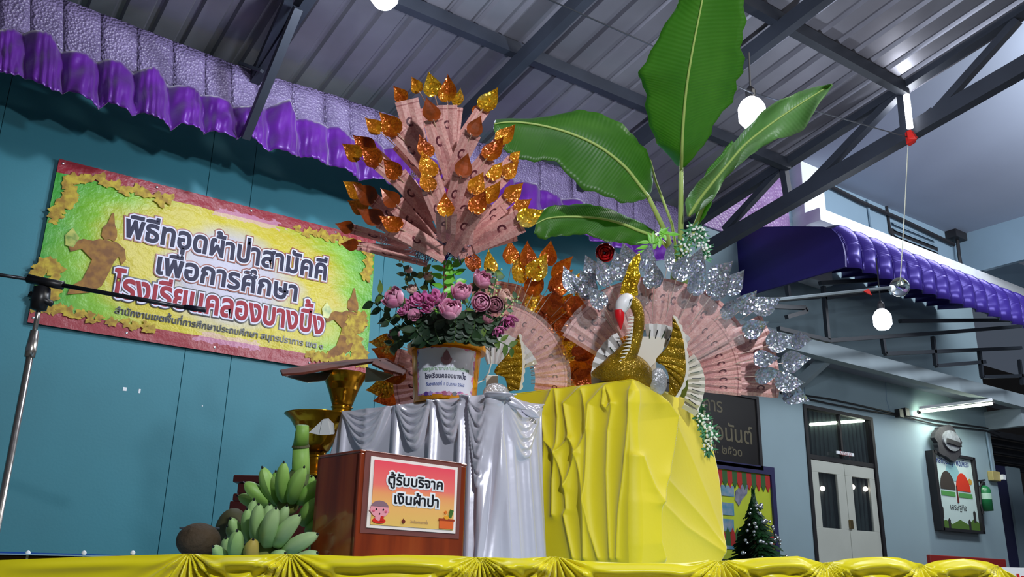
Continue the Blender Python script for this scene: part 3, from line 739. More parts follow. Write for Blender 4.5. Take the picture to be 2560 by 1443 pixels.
write('lettering', 'สำนักงานเขตพื้นที่การศึกษาประถมศึกษา สมุทรปราการ เขต ๑', bfn(.525, .135), BWd*.63, blk, bn, height=.062, lift=.004)
# printed gold scrollwork and dancing figures (flat print)
goldp = simple('printed_gold', '#8f6a10', .6, col2='#c0a828', vscale=26); brown = simple('printed_figure_brown', '#74460e', .6, col2='#9a6c1a', vscale=22); pale = simple('printed_leaf', '#c8c860', .35, col2='#6a8a2a', vscale=20)
def bpt(u, v, l=.012): return (bx0+BWd*u, YB-l, bz0+BH*v)
def scroll(pts, wd, seed):
    rnd = random.Random(seed); S = smooth_curve(pts, 46); mb = MB()
    for k, (u, v) in enumerate(S):
        r = wd*(.6+.6*rnd.random()); q0 = rnd.random()*6; du = rnd.uniform(-.01, .01); dv = rnd.uniform(-.02, .02)
        ring = [bpt(u+du+r*.5*math.cos(q0+q)*(1+.4*math.sin(3*q)), v+dv+r*math.sin(q0+q)*(1+.4*math.sin(3*q)), .009+.0002*k) for q in np.linspace(0, 2*math.pi, 10)[:-1]]
        mb.add(ring, [tuple(range(9))[::-1]])
    build('printed_scroll', mb, goldp, bn)
scroll([(.01, .62), (.03, .72), (.05, .8), (.03, .88), (.12, .93), (.2, .91), (.3, .9)], .032, 1)
scroll([(.02, .1), (.1, .09), (.22, .085), (.32, .08)], .022, 2); scroll([(.72, .92), (.85, .93), (.96, .9), (.98, .8), (.97, .7)], .026, 3)
scroll([(.98, .1), (.95, .2), (.93, .3), (.96, .38)], .045, 4); scroll([(.80, .08), (.88, .085), (.98, .1)], .022, 5); scroll([(.0, .3), (.03, .35), (.05, .2), (.01, .15)], .03, 6)
def figure(u, v, s, m, par=bn):
    def f(pts): return MB().add([bpt(u+s*m*a*.5, v+s*b, .0135) for a, b in pts], [tuple(range(len(pts)))])
    H = [(-.02, 1.0), (-.05, .86), (-.09, .80), (-.09, .70), (-.05, .66), (0, .68), (.05, .66), (.07, .72), (.06, .8), (.03, .86), (0, 1.0)]
    body = [(-.10, .66), (.08, .66), (.17, .60), (.20, .48), (.16, .40), (.12, .50), (.08, .42), (.04, .25), (.0, .12), (-.10, .02), (-.32, -.05), (-.3, .05), (-.2, .15), (-.16, .3), (-.14, .4), (-.26, .5), (-.36, .44), (-.40, .52), (-.26, .62), (-.16, .62)]
    build('printed_headdress', f(H), brown, par); build('printed_figure', f(body), brown, par)
    build('printed_sash', MB().add([bpt(u+s*m*a*.5, v+s*b, .014) for a, b in [(-.42, .5), (-.34, .5), (-.30, .62), (-.38, .72), (-.44, .62)]], [(0, 1, 2, 3, 4)]), pale, par)
figure(.165, .22, .52, 1); figure(.935, .10, .50, 1)
eye = simple('eyelet', '#c8ccd0', .3, .8)
for u, v in ((.012, .975), (.27, .975), (.56, .975), (.85, .975), (.012, .03), (.25, .03), (.5, .03), (.8, .03)):
    build('eyelet', MB().ball(bpt(u, v, .008), .009, .004, .009, 8, 4), eye, bn)
# ------------------------------------------------------------------ microphone stand
D = 3.4
ms = thing('microphone_stand', P(0, 1300, D)-Vector((0, 0, P(0, 1300, D).z)), 'chrome microphone stand with a black boom across the banner', 'microphone stand')
chrome = simple('chrome', '#b0aaa4', .25, .9); blackp = simple('black_plastic', '#141518', .35)
tp = P(103, 742, D); bs = Vector((tp.x, tp.y, 0))
zmid = P(88, 845, D).z
build('lower_tube', MB().tube([bs, Vector((tp.x, tp.y, P(75, 900, D).z))], .0125, 12), chrome, ms, smooth=True)
build('upper_tube', MB().tube([Vector((tp.x, tp.y, zmid)), tp], .009, 12), chrome, ms, smooth=True)
build('height_clutch', MB().tube([Vector((tp.x, tp.y, P(75, 905, D).z)), Vector((tp.x, tp.y, P(75, 885, D).z)), Vector((tp.x, tp.y, P(90, 835, D).z))], [.018, .02, .015], 12), chrome, ms, smooth=True)
for k in range(3):
    a_ = k*2.094+.4; build('leg', MB().tube([bs+Vector((0, 0, .12)), bs+Vector((.32*math.cos(a_), .32*math.sin(a_), .015))], .01, 8), blackp, ms)
ck = P(101, 745, D-.02)
build('swivel_clamp', MB().lathe([(0, -.05), (.028, -.045), (.034, 0), (.03, .04), (.0, .05)], ck, 14).tube([P(75, 735, D-.03), P(130, 760, D-.03)], .012, 8), blackp, ms, smooth=True)
build('boom_sleeve', MB().tube([P(70, 697, D), P(157, 714, D)], .017, 12), blackp, ms, smooth=True)
build('boom_rod', MB().tube([P(-160, 664, D), P(70, 698, D)], .007, 10).tube([P(155, 713, D), P(480, 772, D-.02)], .0085, 10), simple('grey_boom', '#3a3c42', .3, .7), ms, smooth=True)
build('boom_grip', MB().tube([P(462, 768, D-.02), P(514, 775, D-.02)], .0105, 10), simple('dark_blue_grip', '#16162c', .45), ms, smooth=True)
# ------------------------------------------------------------------ altar table and its cloth
TZ = EYE+.045
tabf = [(-260, 2.10), (0, 2.14), (640, 2.16), (1280, 2.18), (1800, 2.2), (2250, 2.26), (2520, 2.34)]
def tpt(x, z=TZ, back=0.0):
    Dx = float(np.interp(x, [a for a, _ in tabf], [b for _, b in tabf]))
    p = P(x, 1400, Dx); h_ = heading(0); return Vector((p.x, p.y, z))+h_*back
fx = [-260, 0, 640, 1280, 1800, 2250, 2510]
woodt = simple('table_wood', '#6a4a30', .6, var=.3, vscale=5)
bk = [tpt(x, TZ-.02, 1.35) for x in (-120, 640, 1280, 1800)]+[tpt(2300, TZ-.02, .55)]
tb = thing('altar_table', tpt(1280, 0, .5), 'long offering table hidden under the yellow cloth', 'table')
build('table_top', MB().slab([tpt(x, TZ-.025, .012) for x in fx]+[tpt(2300, TZ-.025, .5), tpt(1800, TZ-.025, 1.1), tpt(640, TZ-.025, 1.35), tpt(-120, TZ-.025, 1.35)], (0, 0, .022)), woodt, tb)
for x, b_ in ((0, .1), (900, .1), (1700, .1), (2350, .1), (0, 1.2), (900, 1.2), (1700, .95)):
    p = tpt(x, 0, b_); build('leg', MB().box((p.x-.025, p.y-.025, 0), (p.x+.025, p.y+.025, TZ-.025)), woodt, tb)
M['yellow'] = simple('yellow_satin', '#e9dc08', 0.36, var=.06, vscale=3, sheen=.3, bump=.06, bscale=30)
M['yellow2'] = simple('yellow_cloth', '#f0dc08', 0.55, var=.08, vscale=2, sheen=.4, bump=.05, bscale=60)
edge_px = [(-260, 1402), (0, 1401), (240, 1392), (475, 1385), (560, 1390), (725, 1386), (900, 1392), (1000, 1388), (1120, 1390), (1200, 1394), (1300, 1397), (1390, 1392), (1440, 1403), (1560, 1408), (1700, 1408), (1770, 1400), (1800, 1403), (1900, 1395), (1990, 1391), (2062, 1410), (2110, 1398), (2200, 1392), (2260, 1397), (2296, 1416), (2340, 1402), (2400, 1397), (2460, 1404), (2500, 1420), (2530, 1445), (2560, 1475)]
gath = [475, 725, 1200, 1390, 1800, 2062, 2296, 2490]
top = []; bot = []
for x in np.linspace(-260, 2560, 90):
    y = at_line(edge_px, x); Dx = float(np.interp(x, [a for a, _ in tabf], [b for _, b in tabf]))-.02
    p = P(x, y, Dx); top.append(p); bot.append(Vector((p.x, p.y, .12)))
def f_skirt(Q, U, V):
    x, y = Q[..., 0], Q[..., 1]; h = np.zeros_like(x)+.004
    ys = np.interp(x, [p[0] for p in edge_px], [p[1] for p in edge_px]); dy = np.maximum(y-ys, 0)
    for i, g in enumerate(gath):
        gy = at_line(edge_px, g)
        a = np.arctan2(x-g, y-gy+6); r = np.hypot(x-g, y-gy+6)
        wgt = np.exp(-(np.abs(a)/1.15)**6)*np.clip(r/12, 0, 1)*np.clip(1-r/420, .0, 1)
        h += wgt*np.sin(a*(19+i % 3*4)+i)*np.minimum(r*.00034, .022)
        h += .006*np.exp(-(r/9)**2)
    for a_, b_ in zip(gath[:-1], gath[1:]):
        m = (a_+b_)/2; hw_ = (b_-a_)/2; s = np.clip(1-((x-m)/hw_)**2, 0, 1)
        h += s*.030*np.exp(-((dy-24)/18)**2)+s*.010*np.sin(dy*.16+s*5)*np.clip(dy/20, 0, 1)
    h += .012*np.clip(1-((x-237)/235)**2, 0, 1)*np.exp(-((dy-22)/12)**2)
    return h
G = sheet(top, bot, 1500, 56, f_skirt, 2.6)
# finer rows near the top edge
sk = build('yellow_table_cloth', MB().grid(G.tolist()), M['yellow'], None, smooth=True, solid=.002, origin=tuple(top[45]))
md = None
tag(sk, 'bright yellow satin cloth gathered in swags along the whole front of the table', 'table cloth')
p = [tpt(x, TZ-.001, b_) for x, b_ in ((-250, .01), (640, .01), (1280, .01), (1800, .01), (2250, .01), (2480, .03), (2290, .48), (1790, 1.08), (640, 1.33), (-120, 1.33))]
tag(build('white_table_cover', MB().slab(p, (0, 0, .003)), simple('pale_blue_vinyl', '#8fb4c8', .4), None, origin=tuple(tpt(1280))), 'pale blue vinyl cover on the table top showing at its front edge', 'table cover')
# strip of blue plastic with pins behind the cloth edge on the left
bl = thing('blue_plastic_strip', tpt(120, TZ, .06), 'strip of blue plastic sheet with white pins behind the cloth edge at left', 'plastic sheet')
a, b = tpt(-200, TZ+.003, .05), tpt(400, TZ+.003, .05)
ztop = P(120, 1381, 2.2).z
build('sheet', MB().slab([a, b, Vector((b.x, b.y, P(400, 1387, 2.2).z-.004)), Vector((a.x, a.y, ztop))], (0, .003, 0)), simple('blue_plastic', '#1f4fa0', .3), bl)
for x in (70, 210, 332):
    q = P(x, 1383, 2.15); build('pin', MB().tube([q-Vector((0, 0, .018)), q], .003, 6).ball(q, .006, n=8, m=5), M['white'], bl)
pw_ = thing('white_plastic_board', P(2540, 1440, 2.5), 'white plastic board with red marks at the lower right corner', 'board')
q = P(2500, 1418, 2.55); r_ = heading(80)
build('panel', MB().obox(q-Vector((0, 0, .3)), r_*.35, heading(0)*.02, (0, 0, .3)), M['white'], pw_)
for k in range(4): build('red_mark', MB().obox(q+r_*(.02+k*.014)-Vector((0, 0, .035))-heading(0)*.002, r_*.009, heading(0)*.001, (0, 0, .018-k % 2*.006)), rp, pw_)
# ------------------------------------------------------------------ white satin pedestal
def satin():
    t = NT('white_satin'); t.b.inputs['Base Color'].default_value = lin('#dcdae6'); t.b.inputs['Roughness'].default_value = .22; t.b.inputs['Sheen Weight'].default_value = .3
    t.b.inputs['Metallic'].default_value = .25; t.bump(t.noise(14, 3), .12, .01); return t.m
M['satin'] = satin()
dL, dR = heading(-54.5), heading(37.5)
def gz(p, z): return Vector((p.x, p.y, z))
Cw = P(1238, 986, 2.72); WZ = Cw.z
Lw = along(Cw, dL, 856); Rw = along(Cw, dR, 1345)
Bw = Lw+(Rw-Cw)
def arcs(a, b, sag, n, f0=.15):
    out = []
    for k in range(n):
        s = sag*(f0+(1-f0)*k/(n-1)) if n > 1 else sag
        out.append([(a[0]+(b[0]-a[0])*t, a[1]+(b[1]-a[1])*t+s*4*t*(1-t)*(.5+.5*4*t*(1-t))) for t in np.linspace(0, 1, 14)])
    return out
w_swags = [((856, 1016), (992, 1000), 118), ((992, 1000), (1096, 996), 125), ((1096, 996), (1178, 990), 110), ((1178, 990), (1240, 990), 232), ((1240, 990), (1345, 1008), 150)]
w_vert = [(1185, 9), (1212, 12), (1240, 14), (1268, 9), (1300, 12), (1325, 8), (1350, 12), (870, 10), (930, 14), (1000, 10), (1090, 12), (1160, 11)]
def f_white(Q, U, V):
    h = np.zeros(Q.shape[:-1]); x, y = Q[..., 0], Q[..., 1]
    lean = (y-1000)*.02
    for c, am in w_vert:
        d = (x-c-lean*((c-1150)/120)); h += am*.0019*np.exp(-(d/8.0)**2)
    h += .05*np.clip((y-1000)/400, 0, 1)*0.5
    cover = np.full_like(h, -1e9)
    for a, b, sag in w_swags:
        t = np.clip((x-a[0])/(b[0]-a[0]), 0, 1); yl = a[1]+(b[1]-a[1])*t+sag*4*t*(1-t)*(.5+.5*4*t*(1-t))
        cover = np.maximum(cover, np.where((x >= a[0]) & (x <= b[0]), yl-y, -1e9))
    m = 1/(1+np.exp(-cover/2.2)); ytop_ = np.interp(x, [856, 1240, 1345], [1014, 986, 1008]); h = h*(1-.8*m)+m*np.clip((y-ytop_)/26, 0, 1)*(.020+.05*np.clip((y-1000)/400, 0, 1)*.4)
    for a, b, sag in w_swags:
        for k, pl in enumerate(arcs(a, b, sag, 6)):
            h += m*.009*np.exp(-np.abs(dist_poly(Q, pl))/5.5)*(1 if k % 2 else .7)
            h -= m*.006*np.exp(-(dist_poly(Q, [(p_[0]+1, p_[1]+9) for p_ in pl])/5)**2)
    for a, b, s_ in w_swags:
        for g in (a, b): h += .006*np.exp(-((x-g[0])**2+(y-g[1]-8)**2)/120)
    return h
zb_t = TZ+.003
c1 = Cw-dR*.0
flare = .03
topw = [Lw, Cw, Rw]; nL = -heading(-54.5+90) if False else None
oL = (-dR); oR = (-dL)
botw = [gz(Lw, zb_t)+dL*.12, gz(Cw, zb_t)+(oL+oR)*.0, gz(Rw, zb_t)+oR*.01]
G = sheet(topw, botw, 300, 220, f_white)
sp_ = thing('white_satin_pedestal', gz(Cw, zb_t), 'small pedestal draped in white satin swags under the bucket of flowers', 'pedestal')
build('drape', MB().grid(G.tolist()), M['satin'], sp_, smooth=True, solid=.0015)
build('stand', MB().slab([Lw-oL*.03, Cw+(dL+dR)*.03, Rw-oR*.03, Bw], (0, 0, -(WZ-zb_t))), woodt, sp_)
build('top_cloth', MB().slab([Lw+Vector((0, 0, .001)), Cw+Vector((0, 0, .001)), Rw+Vector((0, 0, .001)), Bw+Vector((0, 0, .001))], (0, 0, .003)), M['satin'], sp_)
# loose gathered knot at the right corner
def blobcloth(cx, cy, D, rx, ry, tilt, seed, nm, mat, par):
    c = P(cx, cy, D); rnd = random.Random(seed); mb = MB(); rows = []
    R_, U_, F_ = map(Vector, (RR.tolist(), UU.tolist(), FF.tolist())); s = D/F_PX
    for i in range(15):
        v = i/14; rr = []
        for j in range(28):
            q = 2*math.pi*j/28; k = math.sin(math.pi*v)
            w_ = 1+.22*math.sin(5*q+seed+3*v)*k+.1*math.sin(11*q)
            a = (v*2-1)*rx; b_ = ry*k*w_*math.cos(q); cc = ry*.6*k*w_*math.sin(q)
            X = a*math.cos(tilt)-b_*math.sin(tilt); Yv = a*math.sin(tilt)+b_*math.cos(tilt)
            rr.append(c+R_*(X*s)+U_*(Yv*s)+F_*(cc*s))
        rows.append(rr+[rr[0]])
    build(nm, mb.grid(rows), mat, par, smooth=True)
blobcloth(1275, 1003, 2.72, 52, 13, -.45, 3, 'gathered_knot', M['satin'], sp_)
blobcloth(1322, 1028, 2.78, 34, 13, -.55, 5, 'gathered_knot', M['satin'], sp_)
# ------------------------------------------------------------------ yellow draped pedestal
Cy = P(1581, 951, 2.85); YZ = Cy.z
Ly = along(Cy, dL, 1285); Ry = along(Cy, dR, 1742)
s_ = .3486
def z6(L): return [(1100+a*s_, 940+b_*s_) for a, b_ in L]
yr = [ (z6([(825, 90), (735, 285), (775, 470), (850, 565), (830, 740), (830, 1000)]), .016, 9),
 (z6([(840, 90), (860, 300), (850, 560), (920, 790), (930, 960), (910, 1000), (980, 1310)]), .014, 8),
 (z6([(1030, 85), (905, 205), (945, 440), (1000, 560), (920, 800)]), .018, 9), (z6([(945, 455), (865, 545)]), .014, 7),
 (z6([(1030, 100), (1065, 270), (1075, 390), (1005, 550)]), .012, 8), (z6([(1000, 570), (1060, 890), (1100, 1110), (1160, 1310)]), .014, 9),
 (z6([(1200, 75), (1085, 210), (1080, 390), (1070, 750), (1060, 900), (1060, 1310)]), .018, 10),
 (z6([(1200, 75), (1180, 210), (1210, 245), (1255, 200), (1205, 75)]), .013, 5), (z6([(1255, 210), (1220, 400), (1215, 700), (1250, 1310)]), .013, 9),
 (z6([(1385, 30), (1370, 300), (1340, 700), (1310, 1000), (1300, 1310)]), .012, 8),
 (z6([(1400, 580), (1450, 800), (1485, 915)]), .014, 8), (z6([(770, 480), (740, 800), (720, 1310)]), .012, 10)]
J = z6([(1390, 30), (1530, 150), (1610, 295), (1570, 550), (1500, 870), (1480, 920), (1490, 1200), (1520, 1310)])
def f_yel(Q, U, V):
    h = np.zeros(Q.shape[:-1]); x, y = Q[..., 0], Q[..., 1]
    for L, am, wd in yr: h += am*np.exp(-np.abs(dist_poly(Q, L))/wd)
    sd = side_poly(Q, J); inner = (sd > 0)
    # big overhanging fold: slopes up to its edge, drops sharply beyond
    left = sd < 0
    h += .040*np.exp(-np.abs(sd)/np.where(sd <= 0, 42.0, 5.0))*np.clip((y-950)/60, 0, 1)
    h += .012*np.clip(V*1.2, 0, 1)
    for L, am, wd in ((z6([(1520, 880), (1700, 1080), (1980, 1290)]), .010, 12), (z6([(1560, 720), (1780, 1000), (1980, 1280)]), .012, 14), (z6([(1640, 300), (1800, 800), (1975, 1280)]), .008, 14)): h += am*np.exp(-np.abs(dist_poly(Q, L))/wd)
    return h*np.clip((y-948)/30, .15, 1)
outR = dR*0.06-dL*.045
mid1 = Cy.lerp(Ry, .5)
topy = [Ly, Cy, mid1, Ry, Ry+(-dL*-1)*.10]
boty = [gz(Ly, zb_t)+oL*.03, gz(Cy, zb_t)+(oL*.02+oR*.0), gz(mid1, zb_t)+oR*.02+dR*.03, gz(Ry, zb_t)+oR*.03+dR*.01, gz(Ry, zb_t)+dL*.16+dR*.10]
# keep the two outlines in step
def piece(Ta, Tb, Ba, Bb, n, m, fn): return sheet([Ta, Tb], [Ba, Bb], n, m, fn)
G1 = piece(topy[0], topy[1], boty[0], boty[1], 220, 200, f_yel)
G2 = piece(topy[1], topy[3], boty[1], boty[3], 130, 200, f_yel)
G2[:, 0] = G1[:, -1]
U_ = np.linspace(0, 1, G2.shape[1])[None, :, None]; V_ = np.linspace(0, 1, G2.shape[0])[:, None, None]
G2 = G2+np.array(dR)*(.105*U_**1.5*np.sin(np.pi*V_**.9)**.9)
Gy = np.concatenate([G1, G2[:, 1:]], axis=1)
yp = thing('yellow_draped_pedestal', gz(Cy, zb_t), 'tall pedestal draped in folded yellow cloth carrying the swan fans', 'pedestal')
build('drape', MB().grid(Gy.tolist()), M['yellow2'], yp, smooth=True, solid=.0015)
By_ = Ly+(Ry-Cy)
build('stand', MB().slab([Ly-oL*.03, Cy+(dL+dR)*.03, Ry-oR*.03, By_], (0, 0, -(YZ-zb_t))), woodt, yp)
build('top_cloth', MB().slab([p_+Vector((0, 0, .001)) for p_ in (Ly, Cy, Ry, By_)], (0, 0, .003)), M['yellow2'], yp)
# side wing of the cloth that bellies out at the far right
G3 = sheet([Ry, Ry+dL*.10], [boty[3], boty[3]+dL*.22], 24, 80, lambda Q, U, V: .03*np.sin(V*3.14)*(1-U)+.012*np.sin(U*9))
rows = []
for v in np.linspace(0, 1, 60):
    a = Vector(Gy[int(v*(Gy.shape[0]-1)), -2].tolist()); k = math.sin(math.pi*min(1, v*.95+.02))**.8
    rows.append([a, a+dR*(.016*k)+dL*.01*k, a+dR*(.034*k)+dL*.03*k+oR*.0, a+dR*(.018*k)+dL*.09])
build('side_fold', MB().grid(rows), M['yellow2'], yp, smooth=True, solid=.0015)
# ------------------------------------------------------------------ donation box
dF, dS = heading(46), heading(-44)
Cd = P(898, 1131, 2.25)
Rd = along(Cd, dF, 1161); Ld = along(Cd, dS, 796); wd_ = (Rd-Cd).length; dp_ = (Ld-Cd).length; hd_ = Cd.z-zb_t
M['wood'] = None
def woodm():
    t = NT('varnished_red_wood'); co = t.coord(); mp = t.n('ShaderNodeMapping', {'Vector': co, 'Scale': (1, 1, .12)})
    t.link(t.ramp(t.noise(16, 5, mp.outputs[0]), [(.25, '#5a1e0c'), (.5, '#8a3612'), (.75, '#a04a1c')]), 'Base Color'); t.b.inputs['Roughness'].default_value = .2; t.b.inputs['Coat Weight'].default_value = .6; return t.m
M['wood'] = woodm()
db = thing('donation_box', gz(Cd, zb_t), 'varnished red wooden donation box with a pink and orange sign on its front', 'donation box')
build('side_panel', MB().obox(gz(Cd, zb_t), dS*dp_, dF*.012, (0, 0, hd_)), M['wood'], db)
build('side_panel', MB().obox(gz(Rd, zb_t)-dF*.012, dS*dp_, dF*.012, (0, 0, hd_)), M['wood'], db)
build('front_panel', MB().obox(gz(Cd, zb_t)-dS*.008, dF*wd_, dS*.02, (0, 0, hd_)), M['wood'], db, bevel=.003)
build('back_panel', MB().obox(gz(Ld, zb_t), dF*wd_, -dS*.012, (0, 0, hd_)), M['wood'], db)
build('lid', MB().obox(Cd-dS*.01-dF*.002-Vector((0, 0, .001)), dF*(wd_+.004), dS*(dp_+.01), (0, 0, .008)), M['wood'], db, bevel=.003)
# transparent film over the sign, then the sign sheet
def dpt(u, v, l=0.0): return gz(Cd, zb_t)-dS*(.008+l)+dF*(wd_*u)+Vector((0, 0, hd_*v))
def quadpx(x, y):   # pixel on the front face -> u, v
    r = ray(x, y); n = np.array(dS); o = np.array(dpt(0, 0)); t = ((o-CAMO)@n)/(r@n); p = CAMO+r*t-o
    return float(p@np.array(dF))/wd_, float(p[2])/hd_
a, b, c_, d_ = quadpx(926, 1145), quadpx(1143, 1166), quadpx(912, 1322), quadpx(1134, 1332)
u0, u1 = (a[0]+c_[0])/2, (b[0]+d_[0])/2; v1, v0 = (a[1]+b[1])/2, (c_[1]+d_[1])/2
def plate(nm, U0, V0, U1, V1, l, th, mat, par, uv=False):
    vs = [dpt(U0, V0, l), dpt(U1, V0, l), dpt(U1, V1, l), dpt(U0, V1, l)]
    mb = MB().slab(vs, tuple(-dS*(-th) * -1)) if False else MB().slab(vs, tuple(dS*th))
    return build(nm, mb, mat, par, uv=[(0, 0), (1, 0), (1, 1), (0, 1)]*2)
plate('film_mount', u0-.045, v0-.05, u1+.045, v1+.05, .002, .0018, simple('glossy_film', '#7a4a44', .1, coat=1.0), db)
plate('sign_border', u0, v0, u1, v1, .005, .002, simple('sign_white', '#efe6e0', .35), db)
def signm():
    t = NT('sunset_print'); uv = t.n('ShaderNodeUVMap').outputs[0]; sp = t.n('ShaderNodeSeparateXYZ', {'Vector': uv})
    t.link(t.ramp(sp.outputs[1], [(0, '#e8c068'), (.35, '#f0b46a'), (.5, '#f0a068'), (.62, '#f2786e'), (1, '#f05062')]), 'Base Color'); t.b.inputs['Roughness'].default_value = .3; return t.m
bw_, bh_ = (u1-u0)*.035, (v1-v0)*.045
sg = plate('sign_print', u0+bw_, v0+bh_, u1-bw_, v1-bh_, .007, .001, signm(), db)
def sf(u, v): return lambda x, y, l: dpt(u0+(u1-u0)*u, v0+(v1-v0)*v, .0078+l)+dF*x+Vector((0, 0, y))
SW = wd_*(u1-u0)
for s1, uu, vv, ww in (('ตู้รับบริจาค', .50, .63, .62), ('เงินผ้าป่า', .52, .365, .50)):
    write('lettering', s1, sf(uu, vv), SW*ww, M['white'], sg, height=.036, halo=.15, lift=.0002, label='white outline behind the lettering')
    write('lettering', s1, sf(uu, vv), SW*ww, blk, sg, height=.036, halo=.03, lift=.0012)
write('lettering', 'โรงเรียนคลองบางปิ้ง', sf(.56, .105), SW*.2, simple('ink_pale', '#9a7a68', .5), sg, height=.010, lift=.001)
def sp2(nm, pts, col, l=.0016): return build(nm, MB().slab([sf(u, v)(0, 0, l) for u, v in pts], tuple(dS*.0006)), simple('ink'+col.strip('#'), col, .4), sg)
def ell(cx, cy, rx, ry, n=20, a0=0, a1=2*math.pi): return [(cx+rx*math.cos(q), cy+ry*math.sin(q)) for q in np.linspace(a0, a1, n, endpoint=a1 < 6)]
sp2('printed_child_ears', ell(.115, .24, .108, .03), '#e08a98', .0012)
sp2('printed_child_head', ell(.115, .26, .098, .115), '#e89aa8', .0016); sp2('printed_child_hair', ell(.115, .285, .094, .10, 16, .15, math.pi-.15), '#8a6a78', .0022)
for u in (.078, .152): sp2('printed_eye', ell(u, .26, .008, .014, 8), '#1a1418', .0028)
for u in (.05, .18): sp2('printed_cheek', ell(u, .235, .014, .016, 8), '#d8607a', .0028)
sp2('printed_mouth', ell(.115, .20, .006, .014, 8), '#4a1820', .0028)
sp2('printed_robe', ell(.115, .105, .07, .04), '#d8281e', .0016); sp2('printed_body', ell(.115, .145, .045, .045), '#e89aa8', .0020)
sp2('printed_robe', [(.13, .17), (.16, .17), (.16, .10), (.12, .10)], '#c8241c', .0024)
sp2('printed_box', [(.79, .06), (.96, .06), (.96, .19), (.79, .19)], '#e0642a'); sp2('printed_box_top', [(.78, .175), (.97, .175), (.97, .205), (.78, .205)], '#a03a1a', .0022)
sp2('printed_hand', ell(.87, .225, .03, .03, 12), '#e8a02a', .0026); sp2('printed_coin', ell(.86, .30, .017, .024, 12), '#e07828', .0022)
sp2('printed_banknote', [(.895, .235), (.93, .225), (.955, .335), (.91, .35)], '#3f6a2a', .0026)
sp2('printed_drop', [(.375, .16), (.36, .125), (.365, .10), (.38, .09), (.395, .10), (.40, .125)], '#6a2418', .0022)
# ------------------------------------------------------------------ bucket
DO = 0.0
M['bucket'] = simple('orange_yellow_plastic', '#f0a010', .3, spec=.6, coat=.3)
Dk = 2.92
cb_ = P(1112, 990, Dk); cb_.z = WZ+.004
rim = P(1121, 862, Dk); RZ = P(1118, 838, Dk-.10).z
Hb = RZ-cb_.z; rb_, rt_ = .100, .118
bk_ = thing('yellow_bucket', cb_, 'orange-yellow plastic bucket with a printed white label holding artificial flowers', 'bucket')
build('body', MB().lathe([(0, .002), (rb_, 0), (rt_-.004, Hb*.93), (rt_-.008, Hb*.93), (rb_-.006, .006), (0, .008)], cb_, 64), M['bucket'], bk_, smooth=True)
build('rim', MB().lathe([(rt_-.004, Hb*.90), (rt_+.010, Hb*.90), (rt_+.012, Hb), (rt_+.006, Hb*1.01), (rt_-.004, Hb), (rt_-.004, Hb*.90)], cb_, 64), M['bucket'], bk_, smooth=False)
ang0 = math.atan2(-cb_.y, -cb_.x)          # towards the camera
def bpos(a, v, l=0.0): rr = rb_+(rt_-.004-rb_)*v/.93+l; return Vector((cb_.x+rr*math.cos(a), cb_.y+rr*math.sin(a), cb_.z+Hb*v))
def blabel(a0, a1, v0_, v1_, l, mat, nm, par):
    rows = []; uvs = []
    for v in np.linspace(v0_, v1_, 5):
        rows.append([bpos(ang0+a, v, l) for a in np.linspace(a0, a1, 40)])
        uvs += [(i/39, (v-v0_)/(v1_-v0_)) for i in range(40)]
    return build(nm, MB().grid(rows), mat, par, smooth=True, uv=uvs)
def labm():
    t = NT('label_print'); uv = t.n('ShaderNodeUVMap').outputs[0]; sp = t.n('ShaderNodeSeparateXYZ', {'Vector': uv})
    e = t.math('MAXIMUM', t.math('ABSOLUTE', t.math('SUBTRACT', sp.outputs[0], .5)), t.math('ABSOLUTE', t.math('SUBTRACT', sp.outputs[1], .52)))
    e = t.math('ADD', e, t.math('MULTIPLY', t.math('SUBTRACT', t.noise(7, 3, uv), .5), .22))
    fl = t.ramp(t.noise(6, 2, uv), [(.35, '#6a4aa0'), (.5, '#e8a0c0'), (.65, '#e06a90')])
    col = t.mix(t.math('GREATER_THAN', e, .47), '#e2e2ee', fl); t.link(col, 'Base Color'); t.b.inputs['Roughness'].default_value = .12; t.b.inputs['Coat Weight'].default_value = .7; return t.m
lb = blabel(-.98, .98, .07, .86, .0012, labm(), 'label', bk_)
def bf(u, v): return lambda x, y, l: bpos(ang0+u*.98+x/rb_, v+y/Hb, .0022+l)
write('lettering', 'โรงเรียนคลองบางปิ้ง', bf(0, .34), .128, simple('label_ink', '#2a2c4a', .4), lb, height=.021, halo=.02)
write('lettering', 'วันอาทิตย์ที่ 1 มีนาคม 2563', bf(0, .215), .120, simple('label_ink_blue', '#6a78b0', .4), lb, height=.014, halo=.012)
write('lettering', 'กองทุนผ้าป่าสามัคคีเพื่อการศึกษา', bf(0, .47), .145, simple('label_ink_green', '#9ac09a', .4), lb, height=.015, halo=.01)
def bshape(nm, pts, col, l=.003):
    ps = [bpos(ang0+u/rb_, v, l) for u, v in pts]; return build(nm, MB().add(ps, [tuple(range(len(ps)))]), simple('ink'+col.strip('#'), col, .4), lb)
bshape('printed_crescent', [(.016*math.cos(q), .66+.10*math.sin(q)) for q in np.linspace(math.pi*.95, math.pi*2.05, 12)]+[(.010*math.cos(q), .69+.06*math.sin(q)) for q in np.linspace(math.pi*2, math.pi, 8)], '#b08088', .0034)
bshape('printed_drop', [(0, .82), (.007, .76), (.011, .70), (.009, .64), (0, .62), (-.009, .64), (-.011, .70), (-.007, .76)], '#9a6a70')
for du, col in ((-.06, '#5a3a8a'), (-.045, '#9a8ac0'), (0, '#a04a70'), (.012, '#b87a98'), (.03, '#6a6a70'), (.055, '#d88aa8')): bshape('printed_flower', [(du+.008*math.cos(q)*(1+.25*math.sin(5*q)), .085+.035*math.sin(q)*(1+.25*math.sin(5*q))) for q in np.linspace(0, 2*math.pi, 14)[:-1]], col)
h0, h1 = P(1213, 868, Dk-.02), P(1210, 950, Dk-.03)
